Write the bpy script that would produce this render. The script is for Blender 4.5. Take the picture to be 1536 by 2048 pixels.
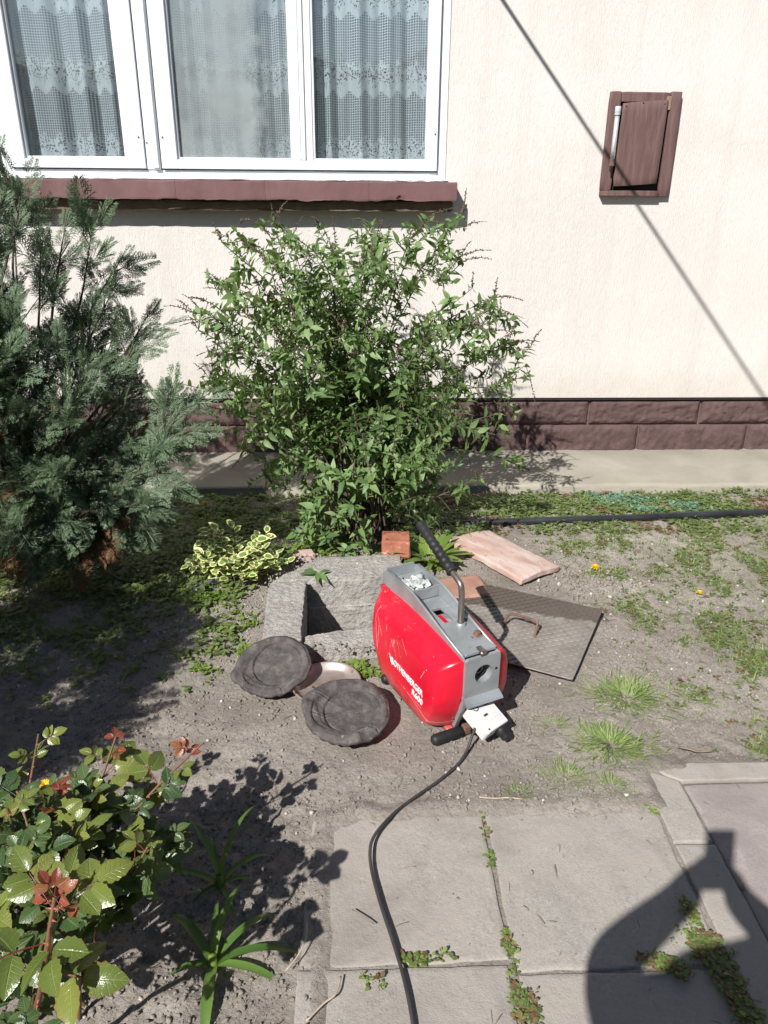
import bpy, math, random
import numpy as np
from mathutils import Vector, Matrix

# ------------------------------------------------------------------ camera, sky, sun, exposure
scene = bpy.context.scene
for o in list(bpy.data.objects):
    bpy.data.objects.remove(o)
COL = scene.collection
PITCH, YAW, ROLL = math.radians(23.3), math.radians(2.5), math.radians(0.5)
CAM = np.array([0.0, 0.0, 1.6])
cf = np.array([math.sin(YAW)*math.cos(PITCH), math.cos(YAW)*math.cos(PITCH), -math.sin(PITCH)])
cr0 = np.array([math.cos(YAW), -math.sin(YAW), 0.0]); cu0 = np.cross(cr0, cf)
cr = cr0*math.cos(ROLL) + cu0*math.sin(ROLL); cu = np.cross(cr, cf)
cam = bpy.data.cameras.new('camera'); camo = bpy.data.objects.new('camera', cam); COL.objects.link(camo)
camo.matrix_world = Matrix(((cr[0], cu[0], -cf[0], CAM[0]), (cr[1], cu[1], -cf[1], CAM[1]), (cr[2], cu[2], -cf[2], CAM[2]), (0, 0, 0, 1)))
cam.sensor_fit = 'HORIZONTAL'; cam.sensor_width = 36.0; cam.lens = 36.0*1540/1536
cam.clip_start = 0.02; cam.clip_end = 400
scene.camera = camo

SUN = Vector((0.953, 1.515, -1.6)).normalized()          # direction the light travels
world = bpy.data.worlds.new('World'); scene.world = world; world.use_nodes = True
wn = world.node_tree
sky = wn.nodes.new('ShaderNodeTexSky'); sky.sky_type = 'NISHITA'; sky.sun_disc = False
sky.sun_elevation = math.asin(-SUN.z); sky.sun_rotation = math.atan2(-SUN.x, -SUN.y)
sky.air_density = 1.0; sky.dust_density = 0.6; sky.ozone_density = 1.0
bg = wn.nodes['Background']; wn.links.new(sky.outputs[0], bg.inputs[0]); bg.inputs[1].default_value = 0.05
sl = bpy.data.lights.new('sun', 'SUN'); sl.energy = 5.0; sl.angle = math.radians(0.53); sl.color = (1.0, 0.975, 0.94)
so = bpy.data.objects.new('sun', sl); COL.objects.link(so)
so.rotation_euler = SUN.to_track_quat('-Z', 'Y').to_euler(); so.location = (-4, -6, 8)
vs = scene.view_settings; vs.view_transform = 'Standard'; vs.look = 'None'; vs.gamma = 1.0
vs.use_curve_mapping = False; vs.exposure = 0.60

# ------------------------------------------------------------------ helpers: noise
rnd = random.Random(7)
NR = np.random.default_rng(11)
def _h(ix, iy, iz, s):
    n = (ix.astype(np.int64)*374761393 + iy.astype(np.int64)*668265263 + iz.astype(np.int64)*2147483647 + s*1274126177) & 0xffffffff
    n = ((n ^ (n >> 13))*1274126177) & 0xffffffff
    n = ((n ^ (n >> 16))*2246822519) & 0xffffffff
    return ((n ^ (n >> 15)) & 0xffffff)/float(0xffffff)*2-1
def vnoise(p, s=0):
    p = np.asarray(p, float); i = np.floor(p).astype(np.int64); f = p-i; f = f*f*(3-2*f)
    r = 0
    for dx in (0, 1):
        for dy in (0, 1):
            for dz in (0, 1):
                w = (f[:, 0] if dx else 1-f[:, 0])*(f[:, 1] if dy else 1-f[:, 1])*(f[:, 2] if dz else 1-f[:, 2])
                r = r + w*_h(i[:, 0]+dx, i[:, 1]+dy, i[:, 2]+dz, s)
    return r
def fbm(p, octs=4, s=0, gain=.5):
    p = np.asarray(p, float); r = 0; a = 1.0; t = 0
    for k in range(octs):
        r = r + a*vnoise(p*(2.03**k)+k*17.3, s+k); t += a; a *= gain
    return r/t
def vfbm(p, octs=4, s=0):
    return np.stack([fbm(p, octs, s), fbm(p, octs, s+50), fbm(p, octs, s+99)], 1)

# ------------------------------------------------------------------ helpers: meshes and objects
def tag(o, label=None, cat=None, group=None, kind=None):
    if label: o['label'] = label
    if cat: o['category'] = cat
    if group: o['group'] = group
    if kind: o['kind'] = kind
    return o
def empty(name, loc=(0, 0, 0), rz=0.0, label=None, cat=None, group=None):
    o = bpy.data.objects.new(name, None); COL.objects.link(o); o.location = loc; o.rotation_euler = (0, 0, rz)
    o.empty_display_size = 0.05
    return tag(o, label, cat, group)
def mesh(name, V, F, mats=None, mi=None, smooth=True, uv=None):
    me = bpy.data.meshes.new(name)
    V = np.asarray(V, np.float32)
    if isinstance(F, np.ndarray):
        n, k = F.shape
        me.vertices.add(len(V)); me.vertices.foreach_set('co', V.ravel())
        me.loops.add(n*k); me.loops.foreach_set('vertex_index', F.astype(np.int32).ravel())
        me.polygons.add(n); me.polygons.foreach_set('loop_start', np.arange(0, n*k, k, dtype=np.int32))
        me.polygons.foreach_set('loop_total', np.full(n, k, np.int32))
    else:
        me.from_pydata([tuple(map(float, v)) for v in V], [], [tuple(map(int, f)) for f in F])
    me.update(calc_edges=True)
    if mats is not None:
        for m in (mats if isinstance(mats, (list, tuple)) else [mats]): me.materials.append(m)
    if mi is not None: me.polygons.foreach_set('material_index', np.asarray(mi, np.int32))
    if smooth: me.polygons.foreach_set('use_smooth', np.ones(len(me.polygons), bool))
    if uv is not None:
        l = me.uv_layers.new(name='UVMap'); idx = np.zeros(len(me.loops), np.int32); me.loops.foreach_get('vertex_index', idx)
        l.data.foreach_set('uv', np.asarray(uv, np.float32)[idx].ravel())
    me.validate(); return me
def link(name, me, parent=None, M=None, **kw):
    o = bpy.data.objects.new(name, me); COL.objects.link(o)
    if parent is not None: o.parent = parent
    if M is not None: o.matrix_local = M
    return tag(o, **kw)
def obj(name, V, F, mat, parent=None, smooth=True, M=None, mi=None, uv=None, **kw):
    return link(name, mesh(name, V, F, mat, mi, smooth, uv), parent, M, **kw)
def join(parts):
    Vs, Fs, n = [], [], 0
    for V, F in parts:
        V = np.asarray(V, float); Vs.append(V)
        for f in F: Fs.append(tuple(int(i)+n for i in f))
        n += len(V)
    return np.concatenate(Vs), Fs
def box(x0, x1, y0, y1, z0, z1, b=0.0):
    """box with chamfered edges"""
    if b <= 0:
        V = [(x, y, z) for z in (z0, z1) for y in (y0, y1) for x in (x0, x1)]
        F = [(0, 2, 3, 1), (4, 5, 7, 6), (0, 1, 5, 4), (2, 6, 7, 3), (0, 4, 6, 2), (1, 3, 7, 5)]
        return np.array(V, float), F
    V, F = [], []
    idx = {}
    for sx in (0, 1):
        for sy in (0, 1):
            for sz in (0, 1):
                X = (x0, x1)[sx]; Y = (y0, y1)[sy]; Z = (z0, z1)[sz]
                dx = b if sx == 0 else -b; dy = b if sy == 0 else -b; dz = b if sz == 0 else -b
                for k, p in enumerate(((X, Y+dy, Z+dz), (X+dx, Y, Z+dz), (X+dx, Y+dy, Z))):
                    idx[(sx, sy, sz, k)] = len(V); V.append(p)
    for s in (0, 1):
        q = [idx[(s, 0, 0, 0)], idx[(s, 1, 0, 0)], idx[(s, 1, 1, 0)], idx[(s, 0, 1, 0)]]; F.append(q if s else q[::-1])
        q = [idx[(0, s, 0, 1)], idx[(1, s, 0, 1)], idx[(1, s, 1, 1)], idx[(0, s, 1, 1)]]; F.append(q[::-1] if s else q)
        q = [idx[(0, 0, s, 2)], idx[(1, 0, s, 2)], idx[(1, 1, s, 2)], idx[(0, 1, s, 2)]]; F.append(q if s else q[::-1])
    for a in (0, 1):
        for c in (0, 1):
            q = [idx[(a, c, 0, 0)], idx[(a, c, 0, 1)], idx[(a, c, 1, 1)], idx[(a, c, 1, 0)]]; F.append(q if a == c else q[::-1])
            q = [idx[(a, 0, c, 2)], idx[(a, 0, c, 0)], idx[(a, 1, c, 0)], idx[(a, 1, c, 2)]]; F.append(q if a == c else q[::-1])
            q = [idx[(0, a, c, 1)], idx[(0, a, c, 2)], idx[(1, a, c, 2)], idx[(1, a, c, 1)]]; F.append(q if a == c else q[::-1])
            for e in (0, 1):
                t = [idx[(a, c, e, 0)], idx[(a, c, e, 1)], idx[(a, c, e, 2)]]; F.append(t if (a+c+e) % 2 == 1 else t[::-1])
    return np.array(V, float), F
_bg = {}
def box_grid(us, vs_, ws):
    key = (tuple(us), tuple(vs_), tuple(ws))
    if key in _bg: return _bg[key]
    d, V, F = {}, [], []
    def vid(p):
        k = tuple(round(c, 6) for c in p)
        if k not in d: d[k] = len(V); V.append(k)
        return d[k]
    def face(A, B, fn, flip):
        for i in range(len(A)-1):
            for j in range(len(B)-1):
                q = [vid(fn(A[i], B[j])), vid(fn(A[i+1], B[j])), vid(fn(A[i+1], B[j+1])), vid(fn(A[i], B[j+1]))]
                F.append(q[::-1] if flip else q)
    face(us, vs_, lambda a, b: (a, b, 1), False); face(us, vs_, lambda a, b: (a, b, 0), True)
    face(us, ws, lambda a, b: (a, 0, b), False); face(us, ws, lambda a, b: (a, 1, b), True)
    face(vs_, ws, lambda a, b: (1, a, b), False); face(vs_, ws, lambda a, b: (0, a, b), True)
    _bg[key] = (np.array(V, float), np.array(F)); return _bg[key]
def lin(n, e=.03):
    return sorted(set([0, e, 1-e, 1] + [i/n for i in range(1, n)]))
def rough_block(c4, z0, z1, nu=12, nv=12, nw=4, amp=.004, freq=14, bev=.006, seed=0, amp2=None, e=.03):
    """block on a quad footprint (c4 = 4 xy corners, counter-clockwise) with worn edges and uneven faces"""
    U, F = box_grid(lin(nu, e), lin(nv, e), lin(nw, .12))
    c = np.asarray(c4, float); u, v, w = U.T
    xy = ((1-u)*(1-v))[:, None]*c[0]+(u*(1-v))[:, None]*c[1]+(u*v)[:, None]*c[2]+((1-u)*v)[:, None]*c[3]
    P = np.column_stack([xy, z0+(z1-z0)*w])
    ex = ((U == 0) | (U == 1)).sum(1)
    ctr = P.mean(0)
    wear = bev*(1+.8*fbm(P*9, 2, seed+7))
    d = ctr-P; d[:, :2] /= (np.linalg.norm(d[:, :2], axis=1, keepdims=True)+1e-9); d[:, 2] = np.sign(d[:, 2])
    P = P + d*(np.where(ex >= 2, wear, 0))[:, None]
    A = np.array([amp, amp, amp] if amp2 is None else amp2)
    return P + vfbm(P*freq, 4, seed)*A, F
def tube(pts, r, n=8, cap=True):
    pts = [np.asarray(p, float) for p in pts]; m = len(pts)
    r = [r]*m if np.isscalar(r) else list(r)
    V, F = [], []; prev = None
    for i in range(m):
        t = pts[min(i+1, m-1)]-pts[max(i-1, 0)]; t = t/(np.linalg.norm(t)+1e-12)
        if prev is None:
            a = np.array([0, 0, 1.]) if abs(t[2]) < .9 else np.array([1., 0, 0]); x = np.cross(t, a)
        else: x = prev-t*(prev@t)
        x /= np.linalg.norm(x)+1e-12; prev = x; y = np.cross(t, x)
        for k in range(n):
            a = 2*math.pi*k/n; V.append(pts[i]+r[i]*(math.cos(a)*x+math.sin(a)*y))
    for i in range(m-1):
        for k in range(n): F.append((i*n+k, i*n+(k+1) % n, (i+1)*n+(k+1) % n, (i+1)*n+k))
    if cap: F.append(tuple(range(n-1, -1, -1))); F.append(tuple(range((m-1)*n, m*n)))
    return np.array(V), F
def spline(ctrl, n=8):
    P = [np.asarray(p, float) for p in ctrl]; P = [2*P[0]-P[1]]+P+[2*P[-1]-P[-2]]; out = []
    for i in range(1, len(P)-2):
        for k in range(n):
            t = k/n; a, b, c, d = P[i-1:i+3]
            out.append(.5*((2*b)+(-a+c)*t+(2*a-5*b+4*c-d)*t*t+(-a+3*b-3*c+d)*t**3))
    out.append(P[-2]); return out
def prism(poly, axis, a0, a1):
    """extrude a 2-D polygon along an axis; the two other axes in xyz order"""
    n = len(poly); V = []
    for a in (a0, a1):
        for p, q in poly: V.append({'x': (a, p, q), 'y': (p, a, q), 'z': (p, q, a)}[axis])
    F = [tuple(range(n))[::-1], tuple(range(n, 2*n))]+[(i, (i+1) % n, n+(i+1) % n, n+i) for i in range(n)]
    return np.array(V, float), F
def lathe(prof, n=32, axis='z', c=(0, 0, 0)):
    V, F = [], []
    for (r, h) in prof:
        for k in range(n):
            a = 2*math.pi*k/n; x, y = r*math.cos(a), r*math.sin(a)
            p = {'z': (x, y, h), 'y': (x, h, y), 'x': (h, x, y)}[axis]
            V.append((p[0]+c[0], p[1]+c[1], p[2]+c[2]))
    for i in range(len(prof)-1):
        for k in range(n): F.append((i*n+k, i*n+(k+1) % n, (i+1)*n+(k+1) % n, (i+1)*n+k))
    return np.array(V), F

# ------------------------------------------------------------------ helpers: foliage made from templates
def basis(pos, d, nrm, s):
    y = np.asarray(d, float); y = y/(np.linalg.norm(y)+1e-12); z = np.asarray(nrm, float); z = z-y*(z@y)
    if np.linalg.norm(z) < 1e-4: z = np.cross(y, [1, .3, .2])
    z /= np.linalg.norm(z); x = np.cross(y, z)
    M = np.eye(4); M[:3, 0] = x*s; M[:3, 1] = y*s; M[:3, 2] = z*s; M[:3, 3] = pos; return M
def leaf_t(rows, fold=.18, droop=.25, serr=0.0, curl=0.0):
    """leaf of unit length along +y; rows = half widths"""
    n = len(rows); V, F = [], []
    for i, w in enumerate(rows):
        t = i/(n-1); ww = w*(1+(serr if i % 2 else -serr)); zz = -droop*t*t
        V += [(-ww, t, zz+fold*ww+curl*math.sin(t*9)), (0, t, zz), (ww, t, zz+fold*ww-curl*math.sin(t*7))]
    for i in range(n-1):
        a = 3*i
        F += [(a, a+1, a+4), (a, a+4, a+3), (a+1, a+2, a+5), (a+1, a+5, a+4)]
    return np.array(V, float), np.array(F), np.zeros(len(F), int)
def scatter(name_part, name_rest, parent, items, temps, mats, npart=300, smooth=True, inv=None, rest_kw=None, uvs=None):
    """items: (matrix in world, template id). the largest in the photograph become single parts, the rest one joined part"""
    def score(M):
        v = M[:3, 3]-CAM; z = v@cf
        if z < .05: return -1
        px, py = (v@cr)/z, (v@cu)/z
        if abs(px) > .53 or abs(py) > .70: return -1
        fac = abs((M[:3, 2]/(np.linalg.norm(M[:3, 2])+1e-9))@(v/np.linalg.norm(v)))
        return np.linalg.norm(M[:3, 1])/z*(.3+fac)
    sc = np.array([score(M) for M, t in items]); order = np.argsort(-sc)
    sel = set(int(i) for i in order[:npart] if sc[i] > 0)
    pinv = np.array(parent.matrix_world.inverted()) if inv is None else inv
    mes = {}
    for i in sel:
        M, t = items[i]
        if t not in mes:
            V, F, mi = temps[t]; mes[t] = mesh(name_part, V, F, mats, mi, smooth, None if uvs is None else uvs[t])
        o = bpy.data.objects.new(name_part, mes[t]); COL.objects.link(o); o.parent = parent
        o.matrix_local = Matrix((pinv@M).tolist())
    rest = [i for i in range(len(items)) if i not in sel]
    if rest: merged(name_rest, [items[i] for i in rest], temps, mats, parent, smooth, pinv, uvs=uvs, **(rest_kw or {'kind': 'stuff'}))
def merged(name, items, temps, mats, parent=None, smooth=True, pinv=None, uvs=None, **kw):
    Vs, Fs, Ms, Us, n = [], [], [], [], 0
    by = {}
    for M, t in items: by.setdefault(t, []).append(M)
    for t, L in by.items():
        V, F, mi = temps[t]; A = np.array(L)
        if pinv is not None: A = np.einsum('ij,njk->nik', pinv, A)
        W = np.einsum('nij,vj->nvi', A[:, :3, :3], V)+A[:, None, :3, 3]
        off = n+np.arange(len(L))*len(V)
        Fs.append((F[None]+off[:, None, None]).reshape(-1, 3)); Vs.append(W.reshape(-1, 3)); Ms.append(np.tile(mi, len(L))); Us.append(np.tile(uvs[t], (len(L), 1)) if uvs is not None else np.zeros((0, 2))); n += W.shape[0]*W.shape[1]
    return link(name, mesh(name, np.concatenate(Vs), np.concatenate(Fs), mats, np.concatenate(Ms), smooth, np.concatenate(Us) if uvs is not None else None), parent, **kw)

# ------------------------------------------------------------------ materials
class NT:
    def __init__(s, name):
        s.m = bpy.data.materials.new(name); s.m.use_nodes = True; s.t = s.m.node_tree; s.b = s.t.nodes['Principled BSDF']; s.out = s.t.nodes['Material Output']
    def n(s, typ, **kw):
        x = s.t.nodes.new('ShaderNode'+typ)
        for k, v in kw.items(): setattr(x, k, v)
        return x
    def l(s, a, b): s.t.links.new(a, b)
    def coord(s, scale=(1, 1, 1), kind='Object'):
        c = s.n('TexCoord'); m = s.n('Mapping'); m.inputs['Scale'].default_value = scale; s.l(c.outputs[kind], m.inputs[0]); return m.outputs[0]
    def noise(s, vec, scale, detail=5, rough=.6, dist=0):
        x = s.n('TexNoise'); x.inputs['Scale'].default_value = scale; x.inputs['Detail'].default_value = detail
        x.inputs['Roughness'].default_value = rough; x.inputs['Distortion'].default_value = dist; s.l(vec, x.inputs['Vector']); return x.outputs[0]
    def ramp(s, fac, stops):
        r = s.n('ValToRGB'); e = r.color_ramp.elements
        while len(e) < len(stops): e.new(.5)
        for k, (p, c) in enumerate(stops): e[k].position = p; e[k].color = (c[0], c[1], c[2], 1) if not np.isscalar(c) else (c, c, c, 1)
        s.l(fac, r.inputs[0]); return r.outputs[0]
    def math(s, op, a, b=None, c=None):
        x = s.n('Math', operation=op)
        for i, v in enumerate((a, b, c)):
            if v is None: continue
            if hasattr(v, 'links') or hasattr(v, 'is_linked'): s.l(v, x.inputs[i])
            else: x.inputs[i].default_value = v
        return x.outputs[0]
    def mix(s, fac, a, b, mode='MIX'):
        x = s.n('MixRGB', blend_type=mode)
        for i, v in enumerate((fac, a, b)):
            if hasattr(v, 'is_linked'): s.l(v, x.inputs[i])
            else: x.inputs[i].default_value = v if (i == 0 or len(v) == 4) else (v[0], v[1], v[2], 1)
        return x.outputs[0]
    def bump(s, h, strength=.5, dist=.01, prev=None):
        x = s.n('Bump'); x.inputs['Strength'].default_value = strength; x.inputs['Distance'].default_value = dist; s.l(h, x.inputs['Height'])
        if prev is not None: s.l(prev, x.inputs['Normal'])
        return x.outputs[0]
def surf(name, stops, scale=6, rough=.85, bump=.4, bdist=.004, bscale=70, metal=0.0, spec=.4, stretch=(1, 1, 1), speck=None, detail=6, kind='Object', rvar=.1):
    t = NT(name); c = t.coord(stretch, kind)
    f = t.noise(c, scale, detail, .62, .3); col = t.ramp(f, stops)
    if speck:                                              # (colour, scale, amount)
        g = t.noise(c, speck[1], 2, .5); col = t.mix(t.ramp(g, [(speck[2], 0), (speck[2]+.06, 1)]), col, speck[0])
    t.l(col, t.b.inputs['Base Color'])
    h = t.noise(c, bscale, 6, .65); h2 = t.noise(c, bscale*.23, 4, .6)
    nb = t.bump(t.math('ADD', h, h2), bump, bdist); t.l(nb, t.b.inputs['Normal'])
    t.l(t.math('MULTIPLY_ADD', f, rvar*2, rough-rvar), t.b.inputs['Roughness'])
    t.b.inputs['Metallic'].default_value = metal; t.b.inputs['Specular IOR Level'].default_value = spec
    return t.m
def leafmat(name,  stops, rough=.5, transl=.3, tcol=(.25, .4, .06), spec=.4, bscale=40, bump=.25, vein=False):
    t = NT(name)
    g = t.n('NewGeometry'); oi = t.n('ObjectInfo')
    r = t.math('FRACT', t.math('ADD', g.outputs['Random Per Island'], oi.outputs['Random']))
    c = t.coord(); nn = t.noise(c, 9, 3)
    col = t.ramp(t.math('MULTIPLY_ADD', nn, .3, t.math('MULTIPLY', r, .75)), stops)
    t.l(col, t.b.inputs['Base Color']); t.b.inputs['Roughness'].default_value = rough; t.b.inputs['Specular IOR Level'].default_value = spec
    nb = t.bump(t.noise(c, bscale, 3), bump, .004); t.l(nb, t.b.inputs['Normal'])
    if vein:
        sp = t.n('SeparateXYZ'); t.l(t.n('TexCoord').outputs['UV'], sp.inputs[0]); au = t.math('ABSOLUTE', sp.outputs[0])
        mid = t.ramp(au, [(.03, 1), (.09, 0)]); sv = t.math('ABSOLUTE', t.math('SUBTRACT', t.math('FRACT', t.math('SUBTRACT', t.math('MULTIPLY', sp.outputs[1], 7.0), t.math('MULTIPLY', au, 1.5))), .5))
        vn = t.math('MAXIMUM', mid, t.ramp(sv, [(.03, .6), (.11, 0)])); col = t.mix(t.math('MULTIPLY', vn, .30), col, (.30, .36, .12)); col = t.mix(t.ramp(au, [(.84, 0), (1.0, .40)]), col, (.20, .075, .035))
        t.l(col, t.b.inputs['Base Color']); t.l(t.bump(t.math('MULTIPLY', vn, -1.0), .5, .003, nb), t.b.inputs['Normal'])
    tr = t.n('BsdfTranslucent'); t.l(t.mix(.55, col, tcol), tr.inputs[0])
    mx = t.n('MixShader'); mx.inputs[0].default_value = transl; t.l(t.b.outputs[0], mx.inputs[1]); t.l(tr.outputs[0], mx.inputs[2]); t.l(mx.outputs[0], t.out.inputs[0])
    return t.m

# ---- soil
def soil_mat():
    t = NT('soil'); c = t.coord()
    f = t.noise(c, 2.2, 8, .65, .4); col = t.ramp(f, [(.3, (.190, .164, .138)), (.50, (.285, .252, .218)), (.72, (.375, .338, .298))])
    g = t.noise(c, 85, 5, .7); col = t.mix(t.ramp(g, [(.34, .75), (.54, 0)]), col, (.165, .142, .122))
    s = t.noise(c, 210, 2, .5); col = t.mix(t.ramp(s, [(.66, 0), (.72, .6)]), col, (.40, .37, .33))
    # damp streak left by water running off the steel plate
    tc = t.n('TexCoord'); sp = t.n('SeparateXYZ'); t.l(tc.outputs['Object'], sp.inputs[0])
    wob = t.noise(c, 3.2, 4)
    yy = t.math('ADD', sp.outputs[1], t.math('MULTIPLY_ADD', wob, .34, -.17))
    d = t.math('ABSOLUTE', t.math('SUBTRACT', yy, t.math('MULTIPLY_ADD', sp.outputs[0], -.10, 2.72)))
    m = t.ramp(d, [(.0, 1), (.045, 0)]); mx = t.ramp(sp.outputs[0], [(.85, 0), (.95, 1)])
    pat = t.ramp(t.noise(c, 14, 3), [(.44, 0), (.52, .75)])
    col = t.mix(t.math('MULTIPLY', t.math('MULTIPLY', m, mx), pat), col, (.07, .058, .048))
    t.l(col, t.b.inputs['Base Color']); t.b.inputs['Roughness'].default_value = .95; t.b.inputs['Specular IOR Level'].default_value = .15
    b1 = t.bump(t.noise(c, 38, 7, .72), .8, .013); b2 = t.bump(t.noise(c, 170, 4, .7), .7, .005, b1); t.l(b2, t.b.inputs['Normal'])
    return t.m
MS = soil_mat()
# ---- render on the house: cream with vertical scratched grooves
def render_mat():
    t = NT('scratched_render'); c = t.coord()
    f = t.noise(c, 1.3, 6, .6, .5); col = t.ramp(f, [(.3, (.575, .540, .505)), (.7, (.63, .595, .56))])
    sp = t.n('SeparateXYZ'); t.l(t.n('TexCoord').outputs['Object'], sp.inputs[0])
    st = t.noise(t.coord((9, 9, .5)), 1.0, 5, .65); col = t.mix(t.ramp(st, [(.50, 0), (.75, .40)]), col, (.50, .46, .42))
    base = t.math('ADD', sp.outputs[2], t.math('MULTIPLY_ADD', t.noise(c, 5, 6, .7), .5, -.25)); col = t.mix(t.ramp(base, [(.40, .40), (.62, 0)]), col, (.46, .40, .33))
    t.l(col, t.b.inputs['Base Color']); t.b.inputs['Roughness'].default_value = .95; t.b.inputs['Specular IOR Level'].default_value = .1
    w = t.coord((150, 150, 22)); g = t.noise(w, 1.0, 3, .55, .9)
    gr = t.ramp(g, [(.40, 0), (.50, 1)])
    b1 = t.bump(gr, .36, .0035); b2 = t.bump(t.noise(c, 230, 3), .6, .003, b1); t.l(b2, t.b.inputs['Normal'])
    return t.m
MR = render_mat()
def slab_mat(name, c0, c1, dirt):
    t = NT(name); c = t.coord()
    f = t.noise(c, 9, 6, .7); col = t.ramp(f, [(.3, c0), (.7, c1)])
    g = t.noise(c, 140, 4, .7); col = t.mix(t.ramp(g, [(.34, .55), (.52, 0)]), col, tuple(.55*v for v in c0)); col = t.mix(t.ramp(g, [(.62, 0), (.70, .55)]), col, tuple(min(.62, 1.5*v) for v in c1))
    d = t.noise(c, 3.0, 7, .65, .6); col = t.mix(t.ramp(d, [(.38, .15), (.58, .9)]), col, dirt)
    w2 = t.noise(c, 1.7, 5, .7, 1.0); col = t.mix(t.ramp(w2, [(.46, 0), (.62, .45)]), col, tuple(.62*v for v in c0))
    st = t.noise(c, 26, 3, .5); col = t.mix(t.ramp(st, [(.75, 0), (.79, .6)]), col, (.09, .075, .06))
    t.l(col, t.b.inputs['Base Color']); t.b.inputs['Roughness'].default_value = .93; t.b.inputs['Specular IOR Level'].default_value = .2
    b1 = t.bump(t.noise(c, 22, 6, .7), .5, .008); b2 = t.bump(t.noise(c, 210, 4, .7), .6, .003, b1); t.l(b2, t.b.inputs['Normal']); return t.m
M_conc = slab_mat('concrete', (.280, .257, .230), (.365, .338, .308), (.315, .282, .248))
M_conc_old = surf('old_concrete', [(.28, (.225, .208, .186)), (.5, (.325, .305, .28)), (.75, (.42, .40, .37))], 16, .95, 1.0, .010, 70, speck=((.46, .44, .40), 120, .66), spec=.15)
M_apron = surf('apron_concrete', [(.3, (.235, .215, .175)), (.6, (.315, .29, .24)), (.8, (.38, .355, .30))], 2.5, .93, .35, .003, 110, spec=.2)
M_pink = slab_mat('pinkish_concrete', (.285, .248, .238), (.34, .30, .288), (.27, .235, .215))
M_plinth = surf('plum_painted_stone', [(.3, (.072, .044, .042)), (.6, (.106, .066, .062)), (.85, (.165, .118, .108))], 9, .8, .9, .006, 60, spec=.3)
M_mortar = surf('plum_mortar', [(.3, (.10, .058, .056)), (.7, (.15, .09, .085))], 9, .9, .6, .004, 60)
M_dark = surf('gap_shade', [(.3, (.012, .011, .010)), (.7, (.025, .022, .02))], 9, .9)  # near-black colour for the shade in the gap under the render
M_white = surf('white_window_paint', [(.25, (.50, .52, .53)), (.42, (.70, .72, .74)), (.8, (.78, .80, .81))], 7, .45, .25, .001, 40, stretch=(1, 1, .25), spec=.4)
M_wold = surf('worn_white_paint', [(.25, (.42, .43, .45)), (.45, (.66, .68, .70)), (.8, (.76, .78, .79))], 14, .6, .5, .002, 60, stretch=(1.5, 1, .12), spec=.3)
M_sill = surf('plum_sill_paint', [(.3, (.125, .062, .062)), (.6, (.16, .085, .084)), (.85, (.20, .115, .112))], 4, .6, .35, .003, 60, stretch=(1, 1, .5), spec=.35)
M_sillmortar = surf('sill_mortar', [(.3, (.12, .085, .06)), (.7, (.20, .15, .105))], 12, .95, .7, .006, 60)
M_wood = surf('brown_painted_wood', [(.25, (.085, .045, .040)), (.5, (.125, .072, .066)), (.8, (.19, .125, .112))], 5, .65, .6, .002, 40, stretch=(7, 7, .7), spec=.3)
M_woodbare = surf('weathered_wood', [(.25, (.16, .10, .07)), (.7, (.30, .22, .16))], 6, .85, .6, .002, 40, stretch=(6, 6, .7))
M_red = None
def red_mat():
    t = NT('red_plastic'); c = t.coord()
    f = t.noise(c, 4, 5); col = t.ramp(f, [(.3, (.52, .005, .022)), (.7, (.62, .008, .030))])
    # scuffs: thin pale lines in a few places, dust
    sc = t.coord((60, 4.5, 2.2)); w = t.noise(sc, 1.0, 4, .55, 1.2)
    line = t.ramp(t.math('ABSOLUTE', t.math('SUBTRACT', w, .5)), [(.0, 1), (.006, 0)])
    msk = t.ramp(t.noise(c, 6, 2), [(.56, 0), (.64, .8)])
    col = t.mix(t.math('MULTIPLY', line, msk), col, (.72, .45, .42))
    du = t.noise(c, 30, 6, .7); dm = t.ramp(t.math('MULTIPLY', du, t.noise(c, 3, 3)), [(.36, 0), (.50, .30)])
    col = t.mix(dm, col, (.56, .30, .27))
    sp = t.noise(c, 75, 2, .5); col = t.mix(t.ramp(sp, [(.765, 0), (.79, .7)]), col, (.70, .50, .46))
    sx = t.n('SeparateXYZ'); t.l(t.n('TexCoord').outputs['Object'], sx.inputs[0]); mz = t.math('ADD', sx.outputs[2], t.math('MULTIPLY_ADD', t.noise(c, 14, 6, .7), .16, -.08))
    col = t.mix(t.ramp(mz, [(.0, .55), (.06, .12), (.12, 0)]), col, (.30, .20, .165))
    for (lx, lz, ln, sl) in ((.425, .19, .075, .10), (.408, .16, .05, -.12), (.395, .21, .03, .5), (.12, .06, .10, -1.9), (.22, .23, .02, .9), (.10, .20, .02, -.6)):   # single long scratches
        dy = t.math('SUBTRACT', sx.outputs[1], lx); dz = t.math('SUBTRACT', sx.outputs[2], lz)
        if abs(sl) > 1.5: a_, b_ = t.math('SUBTRACT', dz, t.math('MULTIPLY', dy, .18)), dy
        else: a_, b_ = t.math('SUBTRACT', dy, t.math('MULTIPLY', dz, sl)), dz
        wv = t.math('ADD', a_, t.math('MULTIPLY_ADD', t.noise(c, 28, 3), .012, -.006))
        k = t.math('MULTIPLY', t.math('LESS_THAN', t.math('ABSOLUTE', wv), .0009), t.math('LESS_THAN', t.math('ABSOLUTE', b_), ln)); col = t.mix(t.math('MULTIPLY', k, .75), col, (.78, .52, .48))
    t.l(col, t.b.inputs['Base Color']); t.l(t.math('MULTIPLY_ADD', du, .35, .18), t.b.inputs['Roughness'])
    t.l(t.bump(t.noise(c, 22, 4), .10, .004), t.b.inputs['Normal']); t.b.inputs['Specular IOR Level'].default_value = .45
    return t.m
M_red = red_mat()
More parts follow.
